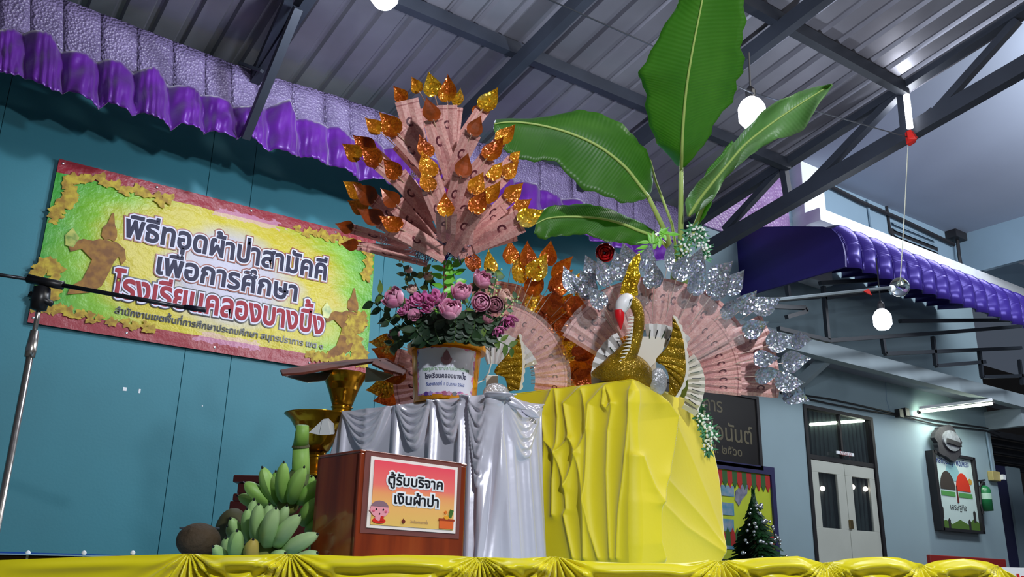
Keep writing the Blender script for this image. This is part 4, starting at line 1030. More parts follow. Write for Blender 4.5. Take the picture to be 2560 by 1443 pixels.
build('handle', MB().tube([h0, P(1227, 880, Dk-.03), P(1229, 905, Dk-.04), P(1222, 932, Dk-.04), h1, P(1195, 958, Dk-.06)], .0022, 6), simple('white_wire', '#e0dcd0', .4), bk_)
# ------------------------------------------------------------------ flowers
DO = 0.14
Rv, Uv, Fv = Vector(RR.tolist()), Vector(UU.tolist()), Vector(FF.tolist())
def frame(n):
    n = Vector(n).normalized(); a = Vector((0, 0, 1)) if abs(n.z) < .9 else Vector((1, 0, 0)); x = a.cross(n).normalized(); return x, n.cross(x), n
def petal_rows(c, bs, az, r, spread, th0, th1, curl, nn=6, mm=6):
    rows = []
    for i in range(mm):
        f = i/(mm-1); th = th0+(th1-th0)*f; rr = []
        for j in range(nn):
            g = j/(nn-1)*2-1; wdt = spread*math.sin(math.pi*(.12+.80*f))**.6
            a = az+g*wdt; rad = r*(1+curl*f**3)*(1-.05*g*g)
            q = bs[0]*(math.sin(th)*math.cos(a))+bs[1]*(math.sin(th)*math.sin(a))-bs[2]*math.cos(th)
            rr.append(c+q*rad+bs[2]*(.12*r*(1-abs(g))*f))
        rows.append(rr)
    return rows
def bloom(c, n, R, rings, name, mat, parent, seed=0):
    rnd = random.Random(seed); bs = frame(n); mb = MB()
    for (rad, cnt, th1, curl, spr) in rings:
        o = rnd.random()*6
        for k in range(cnt):
            mb.grid(petal_rows(c, bs, o+k*2*math.pi/cnt+rnd.uniform(-.15, .15), R*rad*rnd.uniform(.94, 1.05), spr, .15, th1*rnd.uniform(.95, 1.05), curl))
    return build(name, mb, mat, parent, smooth=True, solid=.0008)
rose_rings = [(.42, 3, 2.7, -.1, 1.3), (.62, 4, 2.5, -.02, 1.1), (.82, 5, 2.25, .06, .9), (1.0, 5, 1.95, .14, .85)]
open_rings = [(.45, 4, 2.3, .2, .7), (.8, 5, 1.75, .35, .55), (1.05, 5, 1.5, .35, .5)]
def petm(nm, c1, c2):
    t = NT(nm); t.link(t.ramp(t.noise(22, 3), [(.3, c1), (.7, c2)]), 'Base Color'); t.b.inputs['Roughness'].default_value = .5; t.b.inputs['Subsurface Weight'].default_value = 0.0; t.b.inputs['Sheen Weight'].default_value = .3; return t.m
M['rose'] = petm('rose_petal', '#c0608c', '#e2a0ba'); M['magenta'] = petm('magenta_petal', '#b83c88', '#e080b4'); M['dusty'] = petm('dusty_petal', '#7a3a4a', '#b07080'); M['pale'] = petm('pale_petal', '#c89888', '#e0bcb0')
M['leafdark'] = simple('artificial_leaf', '#2a4a24', .5, col2='#1c3220', vscale=12); M['leaflime'] = simple('lime_leaf', '#5fb030', .4, col2='#8fdc50', vscale=16); M['leafgrey'] = simple('grey_green_leaf', '#5a7a5a', .6, col2='#405c44', vscale=16); M['stem'] = simple('green_stem', '#4a6a30', .6)
M['leafmid'] = simple('mid_leaf', '#6f8a3a', .5, col2='#4c6a2c', vscale=16)
mouth = Vector((cb_.x, cb_.y, cb_.z+Hb*.8))
def leaf_mesh(mb, base, d, n, L, W, bend=.15, k=7, heart=False):
    d = Vector(d).normalized(); n = Vector(n); n = (n-d*n.dot(d)).normalized(); s = d.cross(n); rows = []
    for i in range(k):
        f = i/(k-1); w_ = W*(math.sin(math.pi*min(1, f**.75*.98+.02))) if not heart else 0
        p = Vector(base)+d*(L*f)-n*(bend*L*f*f)
        rows.append([p-s*w_/2+n*W*.12, p, p+s*w_/2+n*W*.12])
    mb.grid(rows); return mb
flw = [ # x, y, radius px, kind, depth, label
 (983, 745, 27, 'rose', 2.60, 'large pink artificial peony at the far left of the bucket'),
 (1018, 757, 17, 'magenta', 2.62, 'bright pink open flower just right of the far left peony'),
 (1050, 745, 22, 'magenta', 2.60, 'bright pink open flower between the left peony and the middle ones'),
 (1085, 742, 25, 'magenta', 2.58, 'bright pink ruffled flower left of the centre of the bunch'),
 (1070, 768, 15, 'magenta', 2.57, 'small magenta flower hanging under the ruffled pink flower'),
 (1126, 772, 28, 'rose', 2.54, 'pink peony standing lowest at the front centre above the rim'),
 (1152, 729, 24, 'rose', 2.60, 'pink half-closed peony above the centre of the bunch'),
 (1208, 698, 25, 'rose', 2.66, 'pink peony standing highest at the right of the bunch'),
 (1203, 755, 23, 'rose', 2.58, 'pink round peony facing the camera right of centre'),
 (1237, 762, 21, 'dusty', 2.62, 'dusky pink peony to the right of the round facing peony'),
 (1264, 742, 19, 'pale', 2.66, 'pale pink bud at the right edge of the bunch'),
 (1219, 797, 14, 'dusty', 2.60, 'small dusky pink bud low on the right of the bunch'),
 (1273, 808, 20, 'magenta', 2.60, 'bright pink flower drooping over the right of the bucket rim'),
 (1248, 830, 14, 'magenta', 2.58, 'small bright pink flower lowest at the right rim'),
 (1035, 787, 17, 'rose', 2.58, 'narrow pink bud drooping under the left flowers'),
 (1008, 774, 14, 'magenta', 2.58, 'small magenta flower tucked under the far left peony'),
 (1030, 722, 13, 'pale', 2.68, 'pale pink bud rising behind the left flowers'),
 (1070, 690, 12, 'pale', 2.72, 'pale closed bud at the upper left of the bunch'),
 (1022, 675, 9, 'pale', 2.72, 'tiny pale bud on the topmost left sprig'),
 (1168, 790, 14, 'dusty', 2.66, 'dusky flower in shade between the two front peonies'),
 (985, 835, 15, 'dusty', 2.70, 'dark dusky flower low at the left side of the bucket')]
for i, (x, y, r, kd, D, lbl) in enumerate(flw):
    c = P(x, y, D); R = r*D/F_PX*1.06
    t = thing('artificial_flower', c, lbl, 'flower', 'artificial flowers in the bucket')
    side = (x-1125)/150
    n = (-Fv*.55+Uv*.75+Rv*side*.7); rings = open_rings if kd == 'magenta' else rose_rings
    if i in (8, 9): n = -Fv+Uv*.1
    if i in (12, 13, 14): n = -Fv*.4-Uv*.6+Rv*.3
    bloom(c, n, R, rings, 'bloom', M[kd], t, i)
    b0 = c-Vector(n).normalized()*R*.8
    build('stem', MB().tube([b0, b0.lerp(mouth, .5)+Vector((0, 0, .012)), mouth], .0018, 5), M['stem'], t)
    mb = MB(); leaf_mesh(mb, b0, (mouth-b0).normalized()+Rv*(.8 if side > 0 else -.8), -Fv+Uv, .045, .022); leaf_mesh(mb, b0, -Uv*.4-Rv*side, -Fv, .035, .018)
    build('leaf', mb, M['leafdark'], t, smooth=True)
# leafy sprigs
def sprig(pts, D, n, L, W, mat, label, nm='leafy_sprig', sp=1.0, dots=None):
    P3 = [P(x, y, D+d_) for x, y, d_ in [(a[0], a[1], a[2] if len(a) > 2 else 0) for a in pts]]
    t = thing(nm, P3[0], label, 'leaves', 'green sprigs in the bucket')
    build('stem', MB().tube(P3, .0016, 5), M['stem'], t)
    S = smooth_curve([tuple(p) for p in P3], n+1); rnd = random.Random(int(pts[0][0]*7+pts[0][1]))
    for k in range(1, n+1):
        d = Vector((S[k]-S[k-1]).tolist()).normalized(); s = d.cross(Fv).normalized()*(1 if k % 2 else -1)
        mb = MB(); leaf_mesh(mb, S[k], d*.5+s*sp+Fv*rnd.uniform(-.4, .4), -Fv+Uv*.4+Rv*rnd.uniform(-.5, .5), L*rnd.uniform(.8, 1.2), W*rnd.uniform(.8, 1.15))
        build('leaf', mb, mat, t, smooth=True)
    if dots:
        mb = MB()
        for k in range(dots): q = Vector(S[rnd.randrange(len(S)//3, len(S))].tolist())+Vector((rnd.gauss(0, .012), rnd.gauss(0, .012), rnd.gauss(0, .012))); mb.ball(q, .0035, n=6, m=4)
        tag(build('seed_heads', mb, simple('pale_green_seed', '#b8cc80', .5), t, smooth=True), kind='stuff')
sprig([(1040, 850), (985, 800), (935, 757)], 2.66, 9, .04, .026, M['leafdark'], 'dark round-leaved sprig reaching furthest left over the teal wall')
sprig([(1050, 840), (1000, 770), (950, 735)], 2.62, 8, .04, .022, M['leafmid'], 'olive sprig under the far left peony')
sprig([(1060, 820), (1025, 730), (1008, 665)], 2.72, 9, .028, .014, M['leafgrey'], 'fine green sprig standing at the upper left of the bunch', dots=22)
sprig([(1080, 810), (1075, 740), (1058, 680)], 2.72, 8, .034, .02, M['leafmid'], 'olive-leaved sprig beside the pale upper bud')
sprig([(1110, 800), (1108, 740), (1112, 670)], 2.66, 14, .042, .02, M['leaflime'], 'bright lime green frilly sprig at the centre top of the bunch', sp=1.6)
sprig([(1120, 800), (1140, 720), (1128, 652)], 2.68, 14, .04, .022, M['leaflime'], 'bright lime green sprig right under the money tree', sp=1.6)
sprig([(1150, 810), (1180, 740), (1236, 680)], 2.68, 8, .036, .02, M['leafmid'], 'olive sprig rising behind the highest peony')
sprig([(1180, 820), (1230, 740), (1242, 690)], 2.64, 9, .026, .018, M['leafgrey'], 'grey-green sprig with pale seeds right of the highest peony', dots=26)
sprig([(1190, 830), (1250, 790), (1290, 745)], 2.64, 9, .026, .016, M['leafgrey'], 'grey-green seeded sprig at the right edge of the bunch', dots=26)
sprig([(1190, 845), (1240, 850), (1280, 870)], 2.60, 8, .036, .018, M['leafmid'], 'olive sprig drooping right over the bucket rim')
sprig([(1060, 845), (1010, 830), (965, 800)], 2.64, 8, .036, .024, M['leafdark'], 'dark sprig spreading low on the left above the rim')
sprig([(1050, 850), (1000, 850), (978, 865)], 2.68, 7, .034, .02, M['leafdark'], 'dark sprig drooping at the lower left of the rim')
for k, x in enumerate((1035, 1060, 1085, 1110, 1140, 1165, 1190, 1215, 1235)):
    sprig([(1125+(x-1125)*.6, 858), (1125+(x-1125)*.9, 830), (x, 785+abs(x-1125)*.1+(k % 3)*8)], 2.60+(k % 2)*.05, 12, .046, .028, M['leafdark'], 'dark leafy sprig low in the bunch, %s from the left above the rim' % ('first', 'second', 'third', 'fourth', 'fifth', 'sixth', 'seventh', 'eighth', 'ninth')[k])
# ------------------------------------------------------------------ banknote, bodhi leaf
def notem():
    t = NT('pink_banknote'); uv = t.n('ShaderNodeUVMap').outputs[0]; sp = t.n('ShaderNodeSeparateXYZ', {'Vector': uv}); u, v = sp.outputs[0], sp.outputs[1]
    mp = t.n('ShaderNodeMapping', {'Vector': uv, 'Scale': (5, 12, 1)})
    ge = t.n('ShaderNodeObjectInfo'); ad = t.n('ShaderNodeVectorMath', {0: mp.outputs[0]}, operation='ADD')
    col = t.ramp(t.noise(1.6, 5, ad.outputs[0], rough=.7), [(.25, '#b45a54'), (.4, '#d0908a'), (.6, '#e2b0a6'), (.8, '#eccabe')])
    # dark ring emblem
    du = t.math('MULTIPLY', t.math('SUBTRACT', u, .45), .055); dv = t.math('MULTIPLY', t.math('SUBTRACT', v, .62), .13)
    r = t.math('SQRT', t.math('ADD', t.math('MULTIPLY', du, du), t.math('MULTIPLY', dv, dv)))
    ring = t.math('MULTIPLY', t.math('LESS_THAN', t.math('ABSOLUTE', t.math('SUBTRACT', r, .0085)), .0026), t.math('LESS_THAN', du, .005))
    col = t.mix(ring, col, '#5a2430')
    ln = t.math('LESS_THAN', t.math('ABSOLUTE', t.math('SUBTRACT', v, .93)), .012); col = t.mix(t.math('MULTIPLY', ln, .6), col, '#8a3a40')
    port = t.math('LESS_THAN', t.math('ADD', t.math('MULTIPLY', t.math('ABSOLUTE', t.math('SUBTRACT', v, .34)), .8), t.math('ABSOLUTE', t.math('SUBTRACT', u, .5))), t.math('MULTIPLY', t.noise(14, 3, uv), .55))
    col = t.mix(t.math('MULTIPLY', port, .45), col, '#9a5258')
    t.link(col, 'Base Color'); t.b.inputs['Roughness'].default_value = .35; t.b.inputs['Coat Weight'].default_value = .5; t.b.inputs['Coat Roughness'].default_value = .1
    t.bump(t.noise(4, 2, uv), .15, .005); return t.m
M['note'] = notem()
M['gleaf'] = glitter('orange_gold_foil', '#7c2c06', '#b8560a', '#d88a14', .45, .28, 260, .6, .0)
M['gleaf2'] = glitter('bright_gold_foil', '#d88a10', '#f0c030', '#ffe070', .7, .2, 220, 1.2)
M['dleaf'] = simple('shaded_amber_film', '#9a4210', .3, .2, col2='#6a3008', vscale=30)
M['sleaf'] = glitter('silver_holographic_foil', '#848c94', '#acb4c2', '#94a49c', .65, .25, 200, .8, holo=True)
M['stick'] = simple('pale_bamboo_stick', '#d8b49a', .5)
def note(parent, a, b, wdt, fold, nrm, nm='banknote', mat=None):
    a, b = Vector(a), Vector(b); d = (b-a).normalized(); n = Vector(nrm); n = (n-d*n.dot(d)).normalized(); s = d.cross(n); rows = []; uvs = []
    prof = [(-1, 0), (-.5, fold), (0, -.1*fold), (.5, fold), (1, 0)]
    for k in range(4):
        f = k/3
        rows.append([a.lerp(b, f)+s*(g*wdt/2*(.82+.18*f))+n*(h*1.0+.003*math.sin(f*5)) for g, h in prof]); uvs += [((g+1)/2, f) for g, h in prof]
    return build(nm, MB().grid(rows), mat or M['note'], parent, uv=uvs)
BO = [(0, .06), (.05, .30), (.16, .45), (.30, .48), (.45, .42), (.60, .31), (.75, .18), (.87, .08), (1.0, .0)]
def bodhi(parent, base, d, L, nrm, mat, nm='bodhi_leaf', W=.78):
    base = Vector(base); d = Vector(d).normalized(); n = Vector(nrm); n = (n-d*n.dot(d)).normalized(); s = d.cross(n); rows = []
    for f, w_ in BO:
        ww = w_*L*W; p = base+d*L*f-n*L*.10*math.sin(f*3); z = n*ww*.28
        rows.append([p-s*ww+z-d*(L*.07 if f < .1 else 0), p-s*ww*.5+z*.4, p, p+s*ww*.5+z*.4, p+s*ww+z-d*(L*.07 if f < .1 else 0)])
    return build(nm, MB().grid(rows), mat, parent)
def stick(parent, a, b, r=.0016, mat=None): return build('stick', MB().tube([a, b], r, 5), mat or M['stick'], parent)
# ------------------------------------------------------------------ money tree
mt = thing('money_tree', P(1112, 640, 2.7), 'money tree of pink banknotes and amber bodhi leaves rising from the bucket', 'money tree')
pb_, pt_ = P(1112, 700, 2.72), P(1128, 270, 2.72)
build('pole', MB().tube([mouth, pb_, pt_], .006, 8), simple('magenta_ribbon', '#d8205a', .4), mt)
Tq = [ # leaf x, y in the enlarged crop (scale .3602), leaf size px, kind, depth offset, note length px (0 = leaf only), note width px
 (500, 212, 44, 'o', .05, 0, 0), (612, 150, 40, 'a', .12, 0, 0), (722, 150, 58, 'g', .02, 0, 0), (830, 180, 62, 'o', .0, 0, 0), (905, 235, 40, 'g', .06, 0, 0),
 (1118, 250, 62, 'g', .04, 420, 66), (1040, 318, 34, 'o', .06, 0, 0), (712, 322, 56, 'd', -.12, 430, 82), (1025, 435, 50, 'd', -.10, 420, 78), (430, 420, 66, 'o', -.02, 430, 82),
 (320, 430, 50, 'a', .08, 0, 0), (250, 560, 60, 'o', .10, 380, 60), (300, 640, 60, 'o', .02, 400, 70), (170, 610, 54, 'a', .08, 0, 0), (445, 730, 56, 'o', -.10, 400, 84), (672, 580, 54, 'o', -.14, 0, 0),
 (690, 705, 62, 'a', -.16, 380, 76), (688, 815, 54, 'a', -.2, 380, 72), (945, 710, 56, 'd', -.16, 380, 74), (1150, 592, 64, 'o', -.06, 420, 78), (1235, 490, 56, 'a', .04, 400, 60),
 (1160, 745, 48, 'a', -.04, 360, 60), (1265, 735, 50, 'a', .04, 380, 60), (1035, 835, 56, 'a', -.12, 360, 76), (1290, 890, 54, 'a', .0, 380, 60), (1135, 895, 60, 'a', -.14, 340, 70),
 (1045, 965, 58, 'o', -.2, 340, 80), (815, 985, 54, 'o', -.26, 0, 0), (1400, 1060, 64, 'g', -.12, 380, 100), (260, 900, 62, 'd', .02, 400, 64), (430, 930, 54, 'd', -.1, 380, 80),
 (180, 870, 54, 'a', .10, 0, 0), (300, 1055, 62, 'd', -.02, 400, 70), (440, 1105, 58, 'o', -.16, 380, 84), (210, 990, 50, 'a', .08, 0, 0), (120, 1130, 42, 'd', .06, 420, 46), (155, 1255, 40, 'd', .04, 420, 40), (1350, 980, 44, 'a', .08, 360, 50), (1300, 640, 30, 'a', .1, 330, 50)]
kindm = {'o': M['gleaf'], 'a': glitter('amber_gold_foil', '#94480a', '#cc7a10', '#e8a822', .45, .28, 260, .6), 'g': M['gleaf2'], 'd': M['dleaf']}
rndt = random.Random(4)
def tp_(x, y, dd): return P(820+x*.3602, 160+y*.3602, 2.62+dd)
for (x, y, sz, kd, dd, nl, nw) in Tq:
    ax_y = min(1330, max(520, y+330+abs(x-830)*.25)); org = np.array([830+(x-830)*.05, ax_y])
    c2 = np.array([x, y], float); d2 = (c2-org)/np.linalg.norm(c2-org)
    Lf = sz*3.0; base = c2-d2*Lf*.4; tip = c2+d2*Lf*.6
    ub = tp_(*base, dd); ut = tp_(*tip, dd+.01)
    root = tp_(*(c2-d2*max(nl, 300)*1.15), .05 if dd < 0 else .1)
    st = build('money_stick', MB().tube([root, ub], .0017, 5), M['stick'], mt)
    tw = rndt.uniform(-.5, .5)
    bodhi(st, ub, ut-ub, (ut-ub).length, -Fv+Rv*tw+Uv*.2, kindm[kd])
    if nl:
        ne = c2-d2*(Lf*.34); ns = ne-d2*nl; 
        a_ = tp_(*ns, dd*.5+.03); b_ = tp_(*ne, dd+.006)
        note(st, a_, b_, nw*.3602*2.76/F_PX*1.6, .003, -Fv+Rv*tw*.6+Uv*.1)
# the broad notes at the crown and the lower fans
for (a, b, wd, dd) in (((640, 640), (545, 250), 150, -.02), ((760, 600), (700, 300), 110, .0), ((840, 640), (830, 285), 120, -.03), ((870, 640), (905, 300), 60, .02), ((900, 1300), (1290, 1140), 130, -.05), ((820, 1230), (820, 1035), 130, -.22), ((700, 1280), (420, 1130), 110, -.12), ((950, 1250), (960, 1010), 120, -.12), ((720, 1200), (560, 900), 110, -.05), ((890, 1330), (1310, 1200), 50, .02), ((690, 1390), (240, 1270), 50, .02), ((700, 1050), (560, 830), 100, .0), ((760, 960), (700, 800), 100, -.05), ((880, 1120), (1000, 900), 90, .0), ((860, 980), (900, 800), 90, -.02), ((1010, 1180), (1230, 1000), 60, .0), ((900, 900), (1090, 700), 80, .05), ((760, 880), (480, 560), 80, .05)):
    A_, B_ = tp_(*a, dd*.6+.02), tp_(*b, dd)
    st = build('money_stick', MB().tube([A_+Fv*.004, B_+Fv*.004], .0017, 5), M['stick'], mt)
    note(st, A_, B_, wd*.3602*2.76/F_PX*1.1, .003, -Fv+Uv*.1)
# tinsel at its foot
def tinsel(parent, cpx, D, rad, cnt, mats, nm, seed, th=.0012):
    rnd = random.Random(seed); c = P(*cpx, D)
    for mi, m in enumerate(mats):
        mb = MB()
        for k in range(cnt):
            d = Vector((rnd.gauss(0, 1), rnd.gauss(0, 1), rnd.gauss(0, .8))).normalized(); b0 = c+Rv*rnd.uniform(-1, 1)*rad*.6; L = rad*rnd.uniform(.4, 1.1)
            e = b0+d*L; s = d.cross(Vector((rnd.random(), rnd.random(), rnd.random()))).normalized()*th
            mb.add([b0-s, b0+s, e+s, e-s], [(0, 1, 2, 3)])
        tag(build(nm, mb, m, parent), kind='stuff')
tsil = glitter('silver_tinsel', '#9aa0b0', '#e0e4f0', '#c0c8e0', .95, .15, 300, .8); tblu = simple('blue_tinsel', '#1c2a9a', .25, .7)
tinsel(mt, (1112, 615), 2.64, .062, 260, (tsil, tblu), 'tinsel', 5)
for q in ((1082, 600), (1130, 610), (1150, 618), (1068, 622)): tinsel(mt, q, 2.62, .045, 120, (tsil, tsil), 'tinsel', q[0])
build('blue_ribbon', MB().lathe([(0, -.035), (.022, -.03), (.016, 0), (.024, .035), (0, .04)], P(1108, 600, 2.66), 10), tblu, mt)
for pts in (((1010, 500), (1040, 560)), ((985, 430), (1060, 480)), ((920, 590), (1010, 618)), ((1020, 425), (1055, 450))): tinsel(mt, ((pts[0][0]+pts[1][0])/2, (pts[0][1]+pts[1][1])/2), 2.68, .022, 40, (tsil,), 'tinsel', pts[0][0])
# ------------------------------------------------------------------ swan fans
DO = 0.23
M['goldg'] = glitter('gold_glitter', '#705608', '#96760c', '#b48e18', .45, .3, 420, .9)
M['foam'] = simple('cream_foam', '#e2dccf', .7); M['fanwhite'] = simple('white_pleated_card', '#dcdad8', .5); M['greyg'] = glitter('grey_glitter', '#9a9a9e', '#b8b8bc', '#d0d0d4', .4, .4, 420, .5)
beakm = simple('red_beak', '#d0121c', .35)
def pol(cx, cy, a, r, D): q = math.radians(a); return P(cx+r*math.cos(q), cy-r*math.sin(q), D)
sw = thing('swan_money_fan', P(1600, 975, 2.78), 'gold and white swan ornament before a fan of pink banknotes with silver bodhi leaves', 'swan ornament')
CX, CY = 1622, 955
# silver leaves, each on its stick: angle, radius (px), size, depth
sl = [(0, 352, 60, 0), (-4, 370, 56, .04), (8, 372, 60, .05), (3, 300, 56, -.05), (12, 300, 52, -.05), (17, 345, 58, .0), (22, 322, 50, .05), (27, 300, 56, -.04), (34, 352, 62, .02), (38, 318, 54, -.03), (43, 282, 60, -.05), (40, 375, 0, 0), (49, 330, 58, .03), (54, 298, 60, -.03), (58, 330, 58, .04), (64, 282, 62, -.04), (68, 322, 60, .02), (75, 300, 58, -.03), (81, 320, 58, .03), (87, 268, 56, -.06), (92, 310, 56, .0), (99, 320, 52, .05), (104, 300, 60, .0), (112, 298, 58, -.02), (117, 318, 56, .03), (124, 290, 60, -.03), (129, 322, 58, .03), (121, 250, 52, -.06), (16, 395, 44, .06), (6, 330, 0, 0)]
rnds = random.Random(9)
for a, r, sz, dd in sl:
    if not sz: continue
    D = 2.80+dd; b0 = pol(CX, CY, a, r-sz*.55, D); b1 = pol(CX, CY, a+rnds.uniform(-3, 3), r+sz*.68, D+rnds.uniform(-.03, .03)); i0 = pol(CX, CY, a, 120, 2.86)
    st = build('leaf_stick', MB().tube([i0, b0], .0013, 5), simple('pale_rod', '#c8b4a8', .4) if 'pr' not in M else M['pr'], sw)
    M['pr'] = st.data.materials[0]
    bodhi(st, b0, b1-b0, (b1-b0).length, -Fv+Rv*rnds.uniform(-.9, .9)+Uv*rnds.uniform(-.5, .5), M['sleaf'])
# banknote fans: back row, then the bundle rows
for k, a in enumerate(np.arange(28, 152, 7.4)):
    rin, rout = 130, 262+(8 if a < 60 else -4 if a > 100 else 0)-(14 if a > 125 else 0)
    note(sw, pol(CX, CY, a, rin, 2.84+.004*(k % 2)), pol(CX, CY, a, rout, 2.83+.004*(k % 2)), 50*2.83/F_PX, .007, -Fv)
for k, a in enumerate(np.arange(-5, 28, 6.2)):
    note(sw, pol(CX, CY, a, 112, 2.80), pol(CX, CY, a, 232, 2.79), 34*2.8/F_PX, .006, -Fv)
    note(sw, pol(CX, CY, a+1.5, 205, 2.83), pol(CX, CY, a+1.5, 326, 2.83), 46*2.8/F_PX, .006, -Fv)
for k, a in enumerate((30, 36, 42)): note(sw, pol(CX, CY, a, 120, 2.78), pol(CX, CY, a, 232, 2.77), 30*2.8/F_PX, .006, -Fv)
cello = NT('cellophane'); cello.b.inputs['Base Color'].default_value = (1, 1, 1, 1); cello.b.inputs['Roughness'].default_value = .08; cello.b.inputs['Alpha'].default_value = .16; cello.b.inputs['Specular IOR Level'].default_value = 1.0; cello.b.inputs['Metallic'].default_value = .0; cello.bump(cello.noise(26, 3), 1.0, .03); M['cello'] = cello.m
def cellophane(parent, cx, cy, a0, a1, r0, r1, D):
    rows = [[pol(cx, cy, a, r, D)+Fv*(.012*math.sin(a*.7)*math.sin(r*.08)) for a in np.linspace(a0, a1, 20)] for r in np.linspace(r0, r1, 8)]
    build('cellophane', MB().grid(rows), M['cello'], parent, smooth=True)
cellophane(sw, CX, CY, 22, 60, 130, 260, 2.74); cellophane(sw, CX, CY, 60, 150, 130, 255, 2.79)
# pleated white card fans
def pleats(parent, cx, cy, a0, a1, r0, r1, D, n, mat, nm='pleated_fan', dark=True):
    for k in range(n):
        q0 = a0+(a1-a0)*k/n; q1 = a0+(a1-a0)*(k+1)/n; qm = (q0+q1)/2
        rows = [[pol(cx, cy, q0, r, D+.006), pol(cx, cy, qm, r*1.01, D-.008), pol(cx, cy, q1, r, D+.006)] for r in np.linspace(r0, r1, 4)]
        p_ = build('pleat', MB().grid(rows), mat, parent, solid=.001)
        if dark and k % 1 == 0:
            rr = r0+(r1-r0)*.55; build('ink_dash', MB().bar(pol(cx, cy, qm+1, rr-12, D-.010), pol(cx, cy, qm-1, rr+10, D-.010), .003, .002), M['leafdark'] if k % 2 else M['dark'], p_)
pleats(sw, 1632, 952, 48, 98, 88, 142, 2.76, 6, M['fanwhite'])
pleats(sw, 1600, 940, 118, 196, 60, 122, 2.76, 6, M['fanwhite'])
pleats(sw, 1650, 960, -34, 42, 70, 112, 2.77, 8, M['foam'])
pleats(sw, 1600, 960, -30, 10, 120, 160, 2.79, 4, M['foam'], dark=False)
build('breast_card', MB().slab([P(x, y, 2.75) for x, y in ((1575, 850), (1598, 842), (1640, 842), (1668, 848), (1655, 880), (1632, 915), (1615, 930), (1590, 900))], tuple(Fv*.006)), M['foam'], sw)
# swan body
def tubepx(pts, n, nm, mat, par, flat=1.0, seg=16):
    S = smooth_curve(pts, n); return build(nm, MB().tube([P(a, b, d) for a, b, r, d in S], [r*d/F_PX for a, b, r, d in S], seg), mat, par, smooth=True)
body = tubepx([(1480, 935, 6, 2.72), (1515, 930, 30, 2.70), (1550, 925, 52, 2.70), (1590, 940, 50, 2.72), (1630, 960, 22, 2.74)], 20, 'body', M['goldg'], sw)
tubepx([(1552, 930, 44, 2.70), (1562, 895, 33, 2.69), (1582, 860, 22, 2.68), (1594, 825, 17, 2.67), (1597, 790, 15, 2.66), (1588, 762, 16, 2.66), (1574, 748, 14, 2.66)], 30, 'neck', M['goldg'], sw)
tubepx([(1580, 745, 8, 2.655), (1568, 748, 18, 2.65), (1557, 762, 20, 2.645), (1551, 780, 14, 2.64)], 14, 'head', simple('white_foam_head', '#eceaea', .4), sw)
tubepx([(1548, 776, 14, 2.638), (1549, 792, 13, 2.634), (1551, 808, 8, 2.632), (1552, 824, 1.5, 2.63)], 12, 'beak', beakm, sw)
for dx in (0, 1):
    pts = [(1562, 772), (1566, 758), (1572, 750), (1582, 746), (1576, 756), (1570, 768), (1564, 776)]
build('eye', MB().slab([P(x, y, 2.628) for x, y in pts], tuple(Fv*.012)), M['dark'], sw)
build('eye_white', MB().slab([P(x, y, 2.626) for x, y in ((1567, 765), (1571, 757), (1573, 760), (1569, 768))], tuple(Fv*.004)), M['white'], sw)
# neck feather edge
mb = MB()
for k in range(13):
    y = 790+k*9; x = 1585-k*.4-(k/12)**2*12; mb.add([P(x, y, 2.655), P(x-16-k*.5, y+5, 2.65), P(x, y+7, 2.655)], [(0, 1, 2)])
build('neck_feathers', mb, M['foam'], sw)
# crest
for pts in ([(1575, 745), (1550, 735), (1556, 705), (1566, 680), (1573, 660), (1585, 642), (1600, 632), (1602, 650), (1596, 668), (1602, 690), (1594, 715), (1596, 738)],):
    build('crest', MB().slab([P(x, y, 2.66) for x, y in pts], tuple(Fv*.012)), glitter('crest_gold', '#a07808', '#d0a818', '#f0d040', .7, .25, 300, .7), sw, bevel=.002)
# scalloped gold wing with a foam edge
def wing(par, outer, inner, D, mat, n=9):
    O = smooth_curve(outer, 60); I = smooth_curve(inner, 60); rows = []
    for k in range(60):
        f = k/59; r = []
        for j in range(8):
            g = j/7; x = I[k][0]+(O[k][0]-I[k][0])*g; y = I[k][1]+(O[k][1]-I[k][1])*g
            r.append(P(x, y, D-.012*abs(math.sin((f*n-g*.9)*math.pi))-.01*g))
        rows.append(r)
    build('wing', MB().grid(rows), mat, par, smooth=True, solid=.004)
    rows = []
    for k in range(60):
        f = k/59; sc_ = 3.5+3.5*abs(math.sin(f*(n)*math.pi)); dxy = np.array([O[k][0]-I[k][0], O[k][1]-I[k][1]]); dxy = dxy/(np.linalg.norm(dxy)+1e-6)*sc_
        rows.append([P(O[k][0]-dxy[0]*.5, O[k][1]-dxy[1]*.5, D-.004), P(O[k][0]+dxy[0]*1.2, O[k][1]+dxy[1]*1.2, D-.004)])
    build('wing_edge', MB().grid(rows), M['foam'], par, solid=.008)
wing(sw, [(1682, 793), (1698, 820), (1708, 850), (1713, 890), (1714, 930), (1706, 962), (1688, 992)], [(1682, 795), (1680, 830), (1668, 866), (1640, 900), (1660, 915), (1672, 940), (1672, 985)], 2.70, M['goldg'])
build('tail_disc', MB().ball(P(1645, 955, 2.70), 25*2.7/F_PX, .012, 38*2.7/F_PX, 20, 12, (Rv, Fv, Uv)), M['greyg'], sw, smooth=True)
build('breast_stripes', MB().slab([P(x, y, 2.70) for x, y in ((1592, 915), (1605, 905), (1615, 912), (1614, 928), (1600, 925))], tuple(Fv*.004)), simple('blue_grey_stripe', '#4a5a78', .4, col2='#aab0c0', vscale=80), sw)
build('stand', MB().box((P(1600, 960, 2.86).x-.05, P(1600, 960, 2.86).y-.03, YZ+.004), (P(1600, 960, 2.86).x+.05, P(1600, 960, 2.86).y+.03, P(1600, 900, 2.86).z)), M['foam'], sw)
